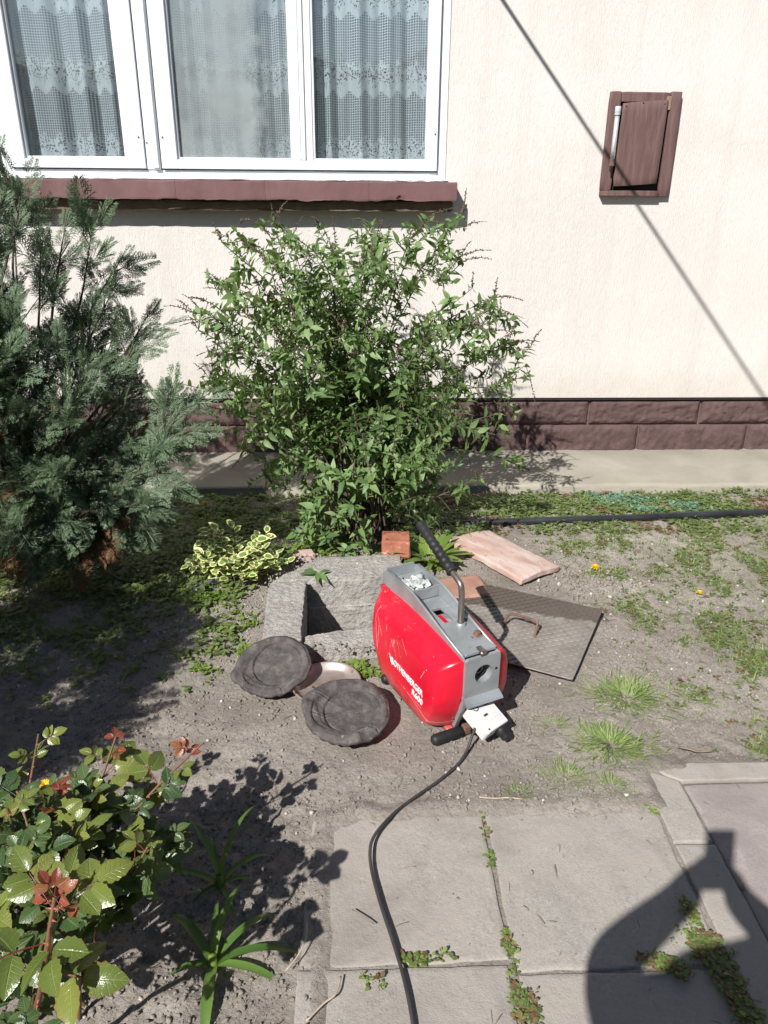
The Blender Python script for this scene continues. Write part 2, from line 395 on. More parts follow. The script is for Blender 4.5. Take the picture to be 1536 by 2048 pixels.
M_alu = surf('cast_aluminium_grey', [(.25, (.23, .25, .26)), (.5, (.32, .34, .35)), (.8, (.41, .43, .44))], 9, .46, .35, .0012, 160, metal=.45, spec=.5, speck=((.20, .20, .19), 45, .70))
M_steel = surf('worn_steel', [(.3, (.18, .15, .13)), (.6, (.30, .26, .23)), (.85, (.42, .39, .36))], 16, .38, .3, .001, 120, metal=.8)
M_rust = surf('rusty_iron', [(.3, (.085, .045, .032)), (.6, (.165, .092, .064)), (.8, (.27, .165, .12))], 22, .85, .6, .002, 150)
M_rubber = surf('black_rubber', [(.3, (.010, .010, .011)), (.7, (.026, .025, .025))], 12, .55, .3, .002, 90, spec=.35)
M_hose = surf('black_hose', [(.3, (.010, .011, .013)), (.7, (.030, .032, .037))], 8, .42, .25, .002, 90, spec=.45)
M_cable = surf('black_cable', [(.3, (.020, .020, .020)), (.7, (.060, .056, .052))], 9, .55, .3, .001, 120, spec=.4)
M_wbox = surf('white_plastic', [(.3, (.44, .435, .42)), (.5, (.55, .545, .53)), (.8, (.60, .60, .585))], 12, .4, .15, .001, 90, speck=((.20, .17, .15), 55, .74))
M_disc = surf('dark_worn_rubber', [(.28, (.036, .031, .030)), (.5, (.075, .066, .063)), (.72, (.14, .126, .116))], 26, .75, .7, .003, 160, speck=((.20, .18, .165), 70, .70), spec=.3)
M_pan = surf('tarnished_tin', [(.25, (.22, .165, .14)), (.5, (.36, .30, .265)), (.8, (.48, .43, .39))], 10, .42, .3, .002, 60, metal=.55, speck=((.15, .065, .05), 24, .62))
M_panred = surf('rusty_red_tin', [(.3, (.14, .055, .045)), (.7, (.24, .11, .09))], 10, .7, .3, .002, 60, metal=.2)
def plate_mat():
    t = NT('tread_plate_steel'); c = t.coord()
    f = t.noise(c, 7, 7, .65); col = t.ramp(f, [(.3, (.165, .145, .128)), (.55, (.255, .230, .205)), (.8, (.34, .315, .285))])
    tc = t.n('TexCoord'); sp = t.n('SeparateXYZ'); t.l(tc.outputs['Object'], sp.inputs[0])
    # wet stain along the far edge (the water has not dried there yet)
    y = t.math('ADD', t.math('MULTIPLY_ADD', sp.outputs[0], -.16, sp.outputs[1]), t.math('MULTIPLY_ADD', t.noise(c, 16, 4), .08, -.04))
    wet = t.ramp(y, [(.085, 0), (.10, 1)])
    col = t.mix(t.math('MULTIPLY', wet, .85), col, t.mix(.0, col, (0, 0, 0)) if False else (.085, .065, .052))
    rs = t.noise(c, 25, 4); col = t.mix(t.ramp(rs, [(.58, 0), (.70, .5)]), col, (.16, .09, .06))
    t.l(col, t.b.inputs['Base Color']); t.b.inputs['Metallic'].default_value = .25
    t.l(t.math('MULTIPLY_ADD', wet, -.12, .62), t.b.inputs['Roughness']); t.l(t.bump(t.noise(c, 140, 4), .35, .002), t.b.inputs['Normal'])
    return t.m
M_plate = plate_mat()
M_terra = surf('pale_terracotta', [(.28, (.34, .20, .155)), (.45, (.42, .285, .24)), (.58, (.48, .375, .33)), (.8, (.54, .47, .43))], 9, .92, .6, .004, 70, stretch=(.5, 1.7, 1), speck=((.22, .14, .11), 40, .68))
M_terra2 = surf('old_terracotta', [(.3, (.26, .13, .09)), (.7, (.38, .23, .17))], 9, .95, .6, .004, 70)
M_brick = surf('red_brick', [(.25, (.20, .070, .045)), (.5, (.34, .125, .075)), (.8, (.42, .20, .14))], 14, .92, .8, .005, 60, speck=((.45, .40, .36), 60, .68))
M_bark = surf('bark', [(.3, (.055, .040, .030)), (.7, (.13, .10, .078))], 20, .95, .8, .004, 60, stretch=(2, 2, .4))
M_twig = surf('dry_twig', [(.3, (.12, .085, .060)), (.7, (.24, .185, .14))], 20, .9, .5, .002, 60)
M_straw = surf('pale_straw', [(.3, (.32, .25, .18)), (.7, (.50, .42, .33))], 20, .9, .3, .001, 60)
M_cream = surf('room_wall', [(.3, (.30, .29, .27)), (.7, (.36, .35, .33))], 3, .9)
M_skin = surf('skin', [(.3, (.52, .32, .24)), (.7, (.58, .37, .28))], 9, .5)
M_cloth = surf('dark_cloth', [(.3, (.03, .035, .05)), (.7, (.05, .055, .075))], 30, .9)
M_hair = surf('hair', [(.3, (.03, .02, .015)), (.7, (.07, .05, .035))], 40, .6)
M_phone = surf('phone_black', [(.3, (.012, .012, .013)), (.7, (.02, .02, .022))], 30, .3)
def flat(name, col, rough=.6, metal=0):
    t = NT(name); t.b.inputs['Base Color'].default_value = (*col, 1); t.b.inputs['Roughness'].default_value = rough; t.b.inputs['Metallic'].default_value = metal; return t.m
M_letter = flat('white_print', (.80, .79, .78), .5)
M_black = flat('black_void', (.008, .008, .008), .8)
M_greycap = flat('grey_plastic_cap', (.42, .44, .46), .5)
M_yellow = leafmat('yellow_petal', [(.2, (.75, .42, .01)), (.8, (.85, .60, .02))], .6, .3, (.9, .6, .02))
M_violet = leafmat('violet_petal', [(.2, (.09, .07, .32)), (.8, (.18, .14, .48))], .6, .3, (.3, .2, .6))
def glass_mat(name, veil, veil_edge=None, tint=(.88, .915, .935)):
    t = NT(name); t.t.nodes.remove(t.b)
    tr = t.n('BsdfTransparent'); tr.inputs[0].default_value = (*tint, 1); gl = t.n('BsdfGlossy'); gl.inputs['Roughness'].default_value = .012; gl.inputs[0].default_value = (.95, .97, 1, 1)
    lw = t.n('LayerWeight'); lw.inputs['Blend'].default_value = .5; fr = t.math('MULTIPLY_ADD', t.math('POWER', lw.outputs['Facing'], 4.0), .85, .095)
    m1 = t.n('MixShader'); t.l(fr, m1.inputs[0]); t.l(tr.outputs[0], m1.inputs[1]); t.l(gl.outputs[0], m1.inputs[2])
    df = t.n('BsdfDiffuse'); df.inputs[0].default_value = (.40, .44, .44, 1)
    c = t.coord(); f = t.ramp(t.noise(c, 3, 5), [(.3, veil*.55), (.7, veil*1.3)])
    if veil_edge is not None:
        sp = t.n('SeparateXYZ'); t.l(t.n('TexCoord').outputs['Object'], sp.inputs[0]); f = t.math('MULTIPLY', f, t.ramp(t.math('ADD', t.math('SUBTRACT', veil_edge, sp.outputs[0]), t.math('MULTIPLY_ADD', t.noise(c, 6, 4), .2, -.1)), [(-.0, .22), (.07, 1)]))
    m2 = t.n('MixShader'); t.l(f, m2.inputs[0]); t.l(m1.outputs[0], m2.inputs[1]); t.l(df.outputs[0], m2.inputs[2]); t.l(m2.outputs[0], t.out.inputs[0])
    return t.m
M_glassA = glass_mat('window_glass', .05); M_glassB = glass_mat('veiled_window_glass', .50, -.45)  # second glass: pale grey veil, heavier towards its left side
def clear_mat():
    t = NT('clear_tube'); t.b.inputs['Base Color'].default_value = (.75, .78, .80, 1); t.b.inputs['Roughness'].default_value = .12
    t.b.inputs['Alpha'].default_value = .38; return t.m
M_clear = clear_mat()
def lace_mat():
    t = NT('white_lace'); tc = t.n('TexCoord'); sp = t.n('SeparateXYZ'); t.l(tc.outputs['UV'], sp.inputs[0]); u, v = sp.outputs[0], sp.outputs[1]
    cs = .0150; per = .36
    fu = t.math('FRACT', t.math('DIVIDE', u, cs)); fv = t.math('FRACT', t.math('DIVIDE', v, cs*.80))
    th = t.math('MAXIMUM', t.math('LESS_THAN', fu, .38), t.math('LESS_THAN', fv, .36))
    tri = t.math('ABSOLUTE', t.math('SUBTRACT', t.math('FRACT', t.math('DIVIDE', u, .105)), .5))
    st = t.math('MULTIPLY', t.math('FLOOR', t.math('MULTIPLY', tri, 10)), .0095)
    vv = t.math('FRACT', t.math('DIVIDE', t.math('SUBTRACT', v, st), per))
    solid = t.math('LESS_THAN', vv, .11)
    cu_ = t.math('FLOOR', t.math('DIVIDE', u, cs)); cv_ = t.math('FLOOR', t.math('DIVIDE', v, cs*.80))
    cb = t.n('CombineXYZ'); t.l(cu_, cb.inputs[0]); t.l(cv_, cb.inputs[1]); wn_ = t.n('TexWhiteNoise'); t.l(cb.outputs[0], wn_.inputs[0])
    dens = t.ramp(vv, [(.12, .78), (.30, .45), (.42, 0)])
    vo = t.n('TexVoronoi'); vo.inputs['Scale'].default_value = 95; t.l(tc.outputs['UV'], vo.inputs['Vector'])
    lace = t.math('MULTIPLY', t.math('GREATER_THAN', vo.outputs['Distance'], t.math('SUBTRACT', .60, t.math('MULTIPLY', dens, .42))), t.math('GREATER_THAN', dens, .03))
    th = t.math('MULTIPLY', th, t.math('LESS_THAN', dens, .40)); a = t.math('MAXIMUM', t.math('MAXIMUM', th, solid), lace)
    a = t.math('MULTIPLY', a, .93)
    df = t.n('BsdfDiffuse'); df.inputs[0].default_value = (.76, .78, .77, 1); tl = t.n('BsdfTranslucent'); tl.inputs[0].default_value = (.74, .76, .72, 1)
    m0 = t.n('MixShader'); m0.inputs[0].default_value = .18; t.l(df.outputs[0], m0.inputs[1]); t.l(tl.outputs[0], m0.inputs[2])
    tp = t.n('BsdfTransparent'); m = t.n('MixShader'); t.l(a, m.inputs[0]); t.l(tp.outputs[0], m.inputs[1]); t.l(m0.outputs[0], m.inputs[2]); t.l(m.outputs[0], t.out.inputs[0])
    t.t.nodes.remove(t.b); return t.m
M_lace = lace_mat()
L_bud = leafmat('shrub_leaf', [(.12, (.055, .105, .034)), (.40, (.110, .190, .060)), (.70, (.175, .265, .090)), (.95, (.26, .33, .17))], .50, .32, (.32, .48, .08))
L_con = leafmat('conifer_spray', [(.10, (.038, .066, .030)), (.35, (.076, .118, .052)), (.65, (.116, .172, .096)), (.95, (.20, .265, .185))], .6, .18, (.16, .24, .10))
L_con2 = leafmat('dense_conifer_spray', [(.2, (.03, .06, .03)), (.8, (.06, .11, .05))], .6, .15)
L_brown = leafmat('dry_conifer_spray', [(.2, (.12, .06, .03)), (.8, (.22, .12, .06))], .8, .15, (.3, .15, .05))
L_rose = leafmat('rose_leaf_green', [(.1, (.026, .060, .022)), (.5, (.048, .095, .032)), (.9, (.085, .130, .042))], .28, .20, (.22, .32, .04), .55, 50, .15, True)
L_rosey = leafmat('rose_leaf_young', [(.1, (.075, .115, .024)), (.5, (.125, .165, .034)), (.9, (.185, .205, .045))], .22, .22, (.35, .32, .04), .6, 50, .15, True)
L_roser = leafmat('rose_leaf_red', [(.2, (.17, .030, .022)), (.6, (.27, .055, .035)), (.9, (.26, .11, .05))], .25, .28, (.5, .12, .04), .55, 50, .15, True)
L_eug = leafmat('variegated_centre', [(.2, (.09, .17, .045)), (.8, (.16, .26, .07))], .4, .2, (.4, .5, .1), .4)
L_euc = leafmat('variegated_margin', [(.2, (.60, .60, .22)), (.8, (.72, .71, .36))], .4, .25, (.8, .8, .3), .4)
L_lily = leafmat('strap_leaf', [(.2, (.058, .120, .026)), (.8, (.115, .20, .045))], .34, .3, (.4, .55, .06), .45)
L_grass = leafmat('grass_blade', [(.1, (.125, .185, .050)), (.45, (.185, .265, .075)), (.75, (.26, .335, .115)), (.92, (.38, .38, .20))], .6, .3, (.4, .5, .08))
L_weed = leafmat('weed_leaf', [(.1, (.075, .115, .035)), (.5, (.130, .180, .055)), (.9, (.215, .255, .095))], .55, .3, (.4, .5, .08))
L_weedr = leafmat('reddish_weed_leaf', [(.1, (.12, .075, .035)), (.9, (.22, .14, .07))], .6, .25, (.4, .25, .08))
L_sedum = leafmat('blue_green_stonecrop', [(.2, (.09, .19, .13)), (.8, (.17, .29, .20))], .6, .2, (.25, .4, .2))
L_light = leafmat('light_green_leaf', [(.2, (.11, .185, .035)), (.8, (.20, .28, .06))], .5, .3, (.45, .55, .08))

# ================================================================== THE SETTING
YW = 4.565                                                    # face of the rendered wall
SLABS = [                                                     # paving slabs: x0, x1, y0, y1
    (-.125, .338, 1.178, 1.635, 'b'), (.358, .826, 1.152, 1.632, 'a'), (-.13, .332, .700, 1.160, 'c'), (.352, .822, .680, 1.136, 'd'),
    (-.13, .332, .225, .682, 'e'), (.352, .822, .205, .662, 'f')]
def smooth(a, b, x):
    t = np.clip((x-a)/(b-a), 0, 1); return t*t*(3-2*t)
def gh(x, y, fine=True):
    x = np.asarray(x, float); y = np.asarray(y, float); P = np.column_stack([x, y, np.zeros_like(x)])
    lump = fbm(P*1.7, 3, 3)*.016
    rough = .35+.65*smooth(-.1, .45, fbm(P*2.1, 3, 9)+.25*(x < .1)+.5*np.exp(-(((x-1.05)/.35)**2+((y-2.88)/.22)**2)))
    h = lump
    if fine:
        r1 = fbm(P*19, 4, 21); h = h + (np.abs(r1)**.8*np.sign(r1)*.013+fbm(P*48, 3, 31)*.011)*rough
    h = h + .030*np.exp(-(((x-1.02)/.22)**2+((y-2.90)/.10)**2)) + .02*np.exp(-(((x+1.2)/.5)**2+((y-2.6)/.5)**2))
    # under the paving: kept below the slabs, soil creeps over their edges
    d = np.full_like(x, -9.0)
    for (x0, x1, y0, y1) in ((-.13, 1.6, .2, 1.635), (.83, 2.2, .2, 1.77)):
        dd = np.minimum(np.minimum(x-x0, x1-x), np.minimum(y-y0, y1-y)); d = np.maximum(d, dd)
    edge = d+fbm(P*13, 4, 41)*.026-.014*smooth(1.45, 1.62, y)*(x < .84)-.040*smooth(.02, -.10, x)
    k = smooth(-.05, .055, edge)
    h = h*(1-k)+(-.0012+fbm(P*14, 3, 43)*.0022)*k + .013*np.exp(-(edge/.035)**2)*(d > -.10)
    # flat beds under the concrete apron and the chamber
    k = smooth(3.92, 4.02, y+.02*fbm(P*5, 2, 45)); h = h*(1-k)-.03*k
    k = smooth(.46, .30, np.abs(x+.09)) * smooth(.50, .36, np.abs(y-2.69)); h = h*(1-k)+(-.005+fbm(P*11, 3, 47)*.012)*k
    # the floor of the paths where things lie stays low
    for cx, cy, r in ((-.28, 2.27, .20), (-.02, 2.03, .20), (.6, 2.5, .42), (.25, 2.15, .38), (.69, 3.08, .3)):
        k = np.exp(-(((x-cx)**2+(y-cy)**2)/(r*r))**2); h = h*(1-.75*k)
    return h
xs = np.concatenate([[-60, -25, -10, -5, -3.2], np.arange(-2.3, 2.75, .0115), [3.4, 5, 10, 25, 60]])
ys = np.concatenate([[-60, -25, -10, -4, -1.5, -.5, .2], np.arange(.6, 3.98, .0115), [4.1, 4.3, 4.6, 5.2, 10, 30, 60]])
X, Y = np.meshgrid(xs, ys); gx, gy = X.ravel(), Y.ravel()
gz = gh(gx, gy); far = (np.abs(gx) > 2.9) | (gy < .4) | (gy > 4.05); gz[far] = np.where(gy[far] > 4.05, -.05, -.02)
ny, nx = X.shape; ii = np.arange((ny-1)*nx).reshape(ny-1, nx)[:, :-1].ravel()
GF = np.column_stack([ii, ii+1, ii+nx+1, ii+nx])
cx = gx[GF].mean(1); cy = gy[GF].mean(1)
GF = GF[~((cx > -.24) & (cx < .19) & (cy > 2.40) & (cy < 2.98))]      # opening of the inspection chamber
obj('ground', np.column_stack([gx, gy, gz]), GF, MS, kind='structure')

# ---- concrete apron along the house
V, F = rough_block([(-6, 3.985), (6, 3.985), (6, 4.7), (-6, 4.7)], -.12, .03, 240, 14, 2, .006, 6, .012, 5, amp2=(.02, .018, .006), e=.002)
V[:, 2] += np.where(V[:, 2] > -.03, (V[:, 1]-4.0)*.02, 0)
obj('concrete_apron', V, F, M_apron, kind='structure')

# ---- paving: slabs and kerb stones are pieces of one pavement
pave = empty('pavement', (.35, 1.2, 0)); pave['kind'] = 'structure'
def pv(name, c4, z0, z1, mat, seed, amp2=(.005, .005, .0020), bev=.0012, nu=34, nv=34, tilt=0):
    V, F = rough_block(c4, z0, z1, nu, nv, 3, .003, 16, bev, seed, amp2=amp2, e=.008)
    V[:, 2] += tilt*(V[:, 0]-V[:, 0].mean()); V -= np.array([.35, 1.2, 0]); return obj(name, V, F, mat, pave)
for k, (x0, x1, y0, y1, q) in enumerate(SLABS):
    c4 = [(x0, y0), (x1, y0), (x1, y1), (x0, y1)]
    if q == 'a': c4 = [(.354, 1.143), (.822, 1.146), (.830, 1.626), (.354, 1.636)]
    if q == 'b': c4 = [(-.125, 1.166), (.343, 1.172), (.345, 1.635), (-.12, 1.62)]
    pv('paving_slab', c4, -.045, .0030+.0008*(k % 3), M_conc, 60+k, tilt=(.004 if q == 'b' else -.003))
pv('kerb_stone', [(.835, 1.486), (.941, 1.481), (.941, 1.702), (.836, 1.772)], -.06, .009, M_conc, 71, nu=14)
pv('kerb_stone', [(.832, .62), (.938, .62), (.941, 1.475), (.836, 1.480)], -.06, .008, M_conc, 72, nu=14, nv=50)
pv('kerb_stone', [(.946, 1.706), (2.3, 1.706), (2.3, 1.782), (.842, 1.776)], -.06, .010, M_conc, 73, nu=70, nv=12)
pv('paving_slab', [(.946, .62), (2.3, .62), (2.3, 1.698), (.947, 1.698)], -.06, .004, M_pink, 74, nu=50, nv=40)

# ================================================================== THE HOUSE
house = empty('house', (0, YW, 0), label='cream rendered house wall with white framed window above plum stone plinth', cat='house')
HX = np.array([0, YW, 0])
def hp(name, V, F, mat, parent=house, smooth=False, **kw): return obj(name, np.asarray(V)-HX, F, mat, parent, smooth, **kw)
WX0, WX1, WZ0, WZ1 = -1.86, .522, 1.598, 2.96
# wall with the window opening
hp('wall', *join([box(WX1, 6.0, YW, YW+.32, .385, 3.3), box(-6.0, WX0, YW, YW+.32, .385, 3.3),
    box(WX0-.001, WX1+.001, YW+.0004, YW+.32, .3854, WZ0), box(WX0-.001, WX1+.001, YW+.0004, YW+.32, WZ1, 3.2996)]), MR)
hp('room_shell', *join([box(-6, 6, 8.6, 8.8, -.1, 3.3), box(-6, -5.8, YW+.33, 8.6, -.1, 3.3), box(5.8, 6, YW+.33, 8.6, -.1, 3.3), box(-5.8, 5.8, YW+.33, 8.6, .5, .6), box(-5.8, 5.8, YW+.33, 8.6, 3.1, 3.2)]), M_cream)
hp('roof', *prism([(YW-.30, 3.32), (YW-.30, 3.42), (6.7, 5.4), (9.1, 3.42), (9.1, 3.32)], 'x', -6.3, 6.3), M_brick)  # out-of-view roof slab, closes the house to keep its room dark
hp('base_course', *box(-6, 6, YW+.034, YW+.32, -.1, .384), M_mortar)
hp('gap_shade_strip', *join([box(-6, 6, YW+.006, YW+.0335, .368, .3848)]), M_dark)  # dark strip paints the shadow gap where the render overhangs the plinth
# rough-faced plinth blocks in two courses, each with its own broken face
def plinth_block(x0, x1, z0, z1, seed):
    U, F = box_grid(lin(60, .008), [0, .5, 1], lin(16, .04)); u, v, w = U.T
    P = np.column_stack([x0+(x1-x0)*u, (YW+.012)+(.05)*v, z0+(z1-z0)*w])
    m = np.minimum(np.minimum(u, 1-u)*(x1-x0), np.minimum(w, 1-w)*(z1-z0)); bul = smooth(0, .022, m)
    q = fbm(P*np.array([11, 1, 17]), 4, seed); q = np.floor(q*7)/7*.6+q*.4
    front = (v == 0)
    P[:, 1] += np.where(front, .012*(1-bul)-bul*(.002+.015*q+.016*fbm(P*58, 4, seed+5)), 0)
    P[:, 0] += .006*fbm(P*np.array([3, 1, 26]), 3, seed+11)*np.where((u == 0) | (u == 1), 1, .3); P[:, 2] += .005*fbm(P*np.array([22, 1, 3]), 3, seed+13)*np.where((w == 0) | (w == 1), 1, .3)
    hp('plinth_block', P, F, M_plinth, smooth=True)
for i in range(-4, 5):
    a = 1.469+.703*(i-1); plinth_block(a+.008, a+.695, .213, .362, 100+i)
    a = 1.800+.703*(i-1); plinth_block(a+.008, a+.695, -.03, .201, 130+i)

# ---- window: frame, sashes, panes
win = obj('window', *join([
    box(.474, .520, YW+.018, YW+.11, 1.602, 2.96, .004), box(-1.858, -1.806, YW+.018, YW+.11, 1.602, 2.96, .004),
    box(-1.8055, .4735, YW+.016, YW+.11, 1.602, 1.642, .004), box(-1.8055, .4735, YW+.02, YW+.11, 2.90, 2.96, .004),
    box(-1.088, -1.016, YW+.008, YW+.11, 1.6425, 2.899, .004)]), M_white, house, False, M=Matrix.Translation((0, -YW, 0)))
def wpart(name, parts, mat, **kw): return obj(name, *join(parts), mat, win, False, **kw)
def sash(x0, x1, z0, z1, st, y, mat, extra=()):
    b = .003
    p = [box(x0, x0+st[0], y, y+.05, z0, z1, b), box(x1-st[1], x1, y, y+.05, z0, z1, b), box(x0+st[0]+.0005, x1-st[1]-.0005, y+.001, y+.05, z0, z0+st[2], b), box(x0+st[0]+.0005, x1-st[1]-.0005, y+.001, y+.05, z1-.07, z1, b)]
    wpart('sash', p+list(extra), mat)
sash(-1.802, -1.092, 1.648, 2.893, (.080, .098, .046), YW-.004, M_white)
sash(-1.006, .470, 1.648, 2.893, (.084, .052, .046), YW-.004, M_white)
wpart('mullion', [box(-.306, -.262, YW+.004, YW+.05, 1.695, 2.822, .004), box(-.2605, -.236, YW-.002, YW+.05, 1.695, 2.822, .004), box(-.2345, -.197, YW+.006, YW+.05, 1.695, 2.822, .004)], M_wold)
wpart('cover_strip', [box(-1.052, -1.020, YW-.010, YW+.0075, 1.650, 2.89, .003)], M_wold)
def beads(x0, x1, z0, z1):
    y = YW+.012; t = .011
    wpart('glazing_bead', [box(x0-.0002, x0+t, y, y+.03, z0, z1, .002), box(x1-t, x1+.0002, y, y+.03, z0, z1, .002), box(x0+t+.0003, x1-t-.0003, y+.001, y+.03, z0, z0+t, .002)], M_wold)
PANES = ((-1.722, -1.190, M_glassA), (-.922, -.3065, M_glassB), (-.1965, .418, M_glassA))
for x0, x1, gm in PANES:
    beads(x0, x1, 1.6945, 2.822)
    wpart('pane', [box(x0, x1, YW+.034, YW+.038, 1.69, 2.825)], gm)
for x, z in ((-1.115, 1.80), (-.99, 1.80), (-1.085, 1.786), (.455, 1.83), (.455, 2.55)):
    V, F = lathe([(0, -.006), (.004, -.005), (.0055, 0)], 10, 'y', (x, YW-.004, z)); obj('screw', V, F, M_steel, win)
# inner sashes, seen dimly behind
wpart('inner_sash', [box(-1.80, -1.74, YW+.16, YW+.20, 1.66, 2.89), box(-1.16, -1.06, YW+.16, YW+.20, 1.66, 2.89), box(-1.03, -.95, YW+.16, YW+.20, 1.66, 2.89), box(-.30, -.21, YW+.16, YW+.20, 1.66, 2.89), box(.43, .50, YW+.16, YW+.20, 1.66, 2.89)], M_wold)

# ---- sill: a row of painted tiles on mortar
sill = obj('window_sill', *rough_block([(-1.96, YW-.085), (.556, YW-.085), (.556, YW-.0005), (-1.96, YW-.0005)], 1.445, 1.500, 90, 6, 3, .004, 14, .006, 3, amp2=(.002, .006, .007), e=.004), M_sillmortar, house, M=Matrix.Translation((0, -YW, 0)))
sx = [-1.97, -1.62, -.92, -.45, .10, .57]
for i in range(5):
    V, F = rough_block([(sx[i]+.0003, YW-.132), (sx[i+1]-.0003, YW-.131), (sx[i+1]-.0003, YW-.001), (sx[i]+.0003, YW-.001)], 1.500, 1.594, 30, 6, 6, .003, 10, .0008, 80, amp2=(.0002, .0030, .0040), e=.004)
    low = V[:, 2] < 1.515; V[low, 2] += .011*fbm(V[low]*np.array([16, 2, 1]), 3, 200)
    V[:, 1] += .0008*((i*7) % 3-1)
    obj('sill_tile', V, F, M_sill, sill)
V, F = rough_block([(-1.95, YW-.06), (.53, YW-.06), (.53, YW-.001), (-1.95, YW-.001)], 1.5955, 1.604, 100, 3, 2, .002, 12, .002, 33, amp2=(.001, .006, .0035), e=.002)
obj('sealing_strip', V, F, M_wold, sill)

# ---- lace curtains behind the panes
def curtain(x0, x1, y, label, seed, gather):
    n, m = int((x1-x0)/.006), 14
    x = np.linspace(x0, x1, n); ph = np.cumsum(.9+.5*vnoise(np.column_stack([x*5, 0*x, 0*x+seed]), seed)) * .006
    V, UV = [], []
    for j in range(m):
        z = 1.655+(2.9-1.655)*j/(m-1); k = 1-.25*(z-1.655)
        yy = y+.030*np.sin(ph*46*gather+.4*math.sin(z*3))*k+.012*np.sin(ph*103*gather+1.0+z)*k
        V.append(np.column_stack([x, yy, np.full(n, z)])); UV.append(np.column_stack([x*1.22, np.full(n, z-1.655+.014)]))
    V = np.concatenate(V); UV = np.concatenate(UV); i = np.arange((m-1)*n).reshape(m-1, n)[:, :-1].ravel()
    c = np.array([(x0+x1)/2, y, 1.655])
    obj('lace_curtain', V-c, np.column_stack([i, i+1, i+n+1, i+n]), M_lace, uv=UV, M=Matrix.Translation(c), label=label, cat='curtain', group='lace curtains in the window')
curtain(-1.80, -1.10, YW+.105, 'white net lace curtain behind the narrow left window pane', 3, 1.0)
curtain(-1.00, .47, YW+.105, 'white net lace curtain behind the wide double window panes', 8, 1.0)

# ---- brown wooden meter box
mb = empty('meter_box', (1.56, YW, 1.785), label='brown painted wooden meter box fixed on the cream wall', cat='meter box')
MBX = Matrix.Translation((-1.56, -YW, -1.785))
def mpart(name, VF, mat, **kw): return obj(name, *VF, mat, mb, kw.pop('smooth', False), M=MBX, **kw)
def plank(c4, z0, z1, seed): return rough_block(c4, z0, z1, 4, 3, 10, .002, 9, .002, seed, amp2=(.0012, .001, .0015), e=.1)
mpart('frame_board', plank([(1.373, YW-.030), (1.432, YW-.030), (1.432, YW-.001), (1.373, YW-.001)], 1.560, 2.040, 1), M_wood)
mpart('frame_board', plank([(1.696, YW-.032), (1.756, YW-.032), (1.756, YW-.001), (1.696, YW-.001)], 1.530, 2.042, 2), M_wood)
mpart('frame_board', plank([(1.433, YW-.028), (1.695, YW-.028), (1.695, YW-.001), (1.433, YW-.001)], 1.990, 2.039, 3), M_wood)
mpart('frame_board', plank([(1.374, YW-.045), (1.695, YW-.045), (1.695, YW-.001), (1.374, YW-.001)], 1.531, 1.5595, 4), M_wood)
mpart('shade_backing', box(1.434, 1.695, YW-.006, YW-.0015, 1.561, 1.989), M_black)  # black sheet stands in for the shade inside the box
V, F = plank([(1.436, YW-.046), (1.676, YW-.046), (1.676, YW-.026), (1.436, YW-.026)], 1.578, 1.985, 5)
V[:, 2] += (V[:, 0]-1.44)*.075; V[:, 0] += (V[:, 2]-1.6)*.012
door = mpart('door', (V, F), M_wood)
for (x, z) in ((1.455, 1.972), (1.66, 1.985), (1.545, 1.989)):
    V, F = lathe([(0, -.005), (.003, -.004), (.004, 0)], 8, 'y', (x, YW-.046, z)); obj('nail', V, F, M_rust, door)
mpart('wood_splinter', plank([(1.672, YW-.036), (1.700, YW-.036), (1.700, YW-.033), (1.672, YW-.033)], 1.955, 2.02, 6), M_woodbare)
tb = empty('tube_holder', (1.412, YW-.055, 1.80)); tb.parent = mb; tb.matrix_local = Matrix.Translation((1.412-1.56, -.055, 1.80-1.785))
V, F = tube([(0, 0, -.085), (0, 0, .125)], .0125, 16); obj('clear_tube', V, F, M_clear, tb)
V, F = tube([(0, .003, -.08), (0, .003, .12)], .005, 8); obj('paper_slip', V, F, M_letter, tb)
V, F = lathe([(0, .168), (.013, .168), (.0155, .165), (.0155, .135), (.0145, .133), (.0155, .131), (.0155, .125), (0, .125)], 18); obj('grey_cap', V, F, M_greycap, tb)
V, F = lathe([(0, -.085), (.0145, -.085), (.0145, -.090), (.013, -.094), (.0155, -.115), (.0155, -.12), (.008, -.122), (.007, -.15), (0, -.15)], 18); obj('dark_cap', V, F, M_wood, tb)

# ---- overhead service cable: only its shadow reaches the picture
wc = empty('service_cable', (.0785, YW, 3.25), label='black overhead service cable running out from the house wall', cat='cable')
pts = [(.2814*d, -d, .012*max(0, d-3.2)**1.6) for d in np.concatenate([np.linspace(.05, 4, 20), np.linspace(4.6, 12.5, 14)])]
obj('wire', *tube(pts, .0095, 8), M_rubber, wc)
obj('wall_hook', *tube(spline([(0, .02, .03), (0, -.03, .03), (0, -.055, .005), (0, -.04, -.018)], 5), .006, 8), M_rust, wc)

# ================================================================== INSPECTION CHAMBER
ch = empty('inspection_chamber', (-.08, 2.65, 0), label='broken concrete inspection chamber with an open square shaft', cat='chamber')
CHM = Matrix.Translation((.08, -2.65, 0))
def cpart(name, c4, z0, z1, seed, mat=M_conc_old, nu=16, nv=16, nw=5, amp2=(.009, .009, .006), bev=.007):
    V, F = rough_block(c4, z0, z1, nu*3, nv*3, nw*3, .008, 13, bev*.6, seed, amp2=tuple(.62*v for v in amp2), e=.008); V += vfbm(V*95, 3, seed+7)*.0042; return obj(name, V, F, mat, ch, True, M=CHM)
cpart('side_slab', [(-.335, 2.375), (-.195, 2.36), (-.197, 2.845), (-.350, 2.835)], -.10, .064, 301, nu=10, nv=26)
cpart('top_slab', [(-.345, 2.858), (.215, 2.90), (.21, 3.11), (-.15, 3.085)], -.10, .055, 302, nu=26, nv=10, amp2=(.012, .012, .008))
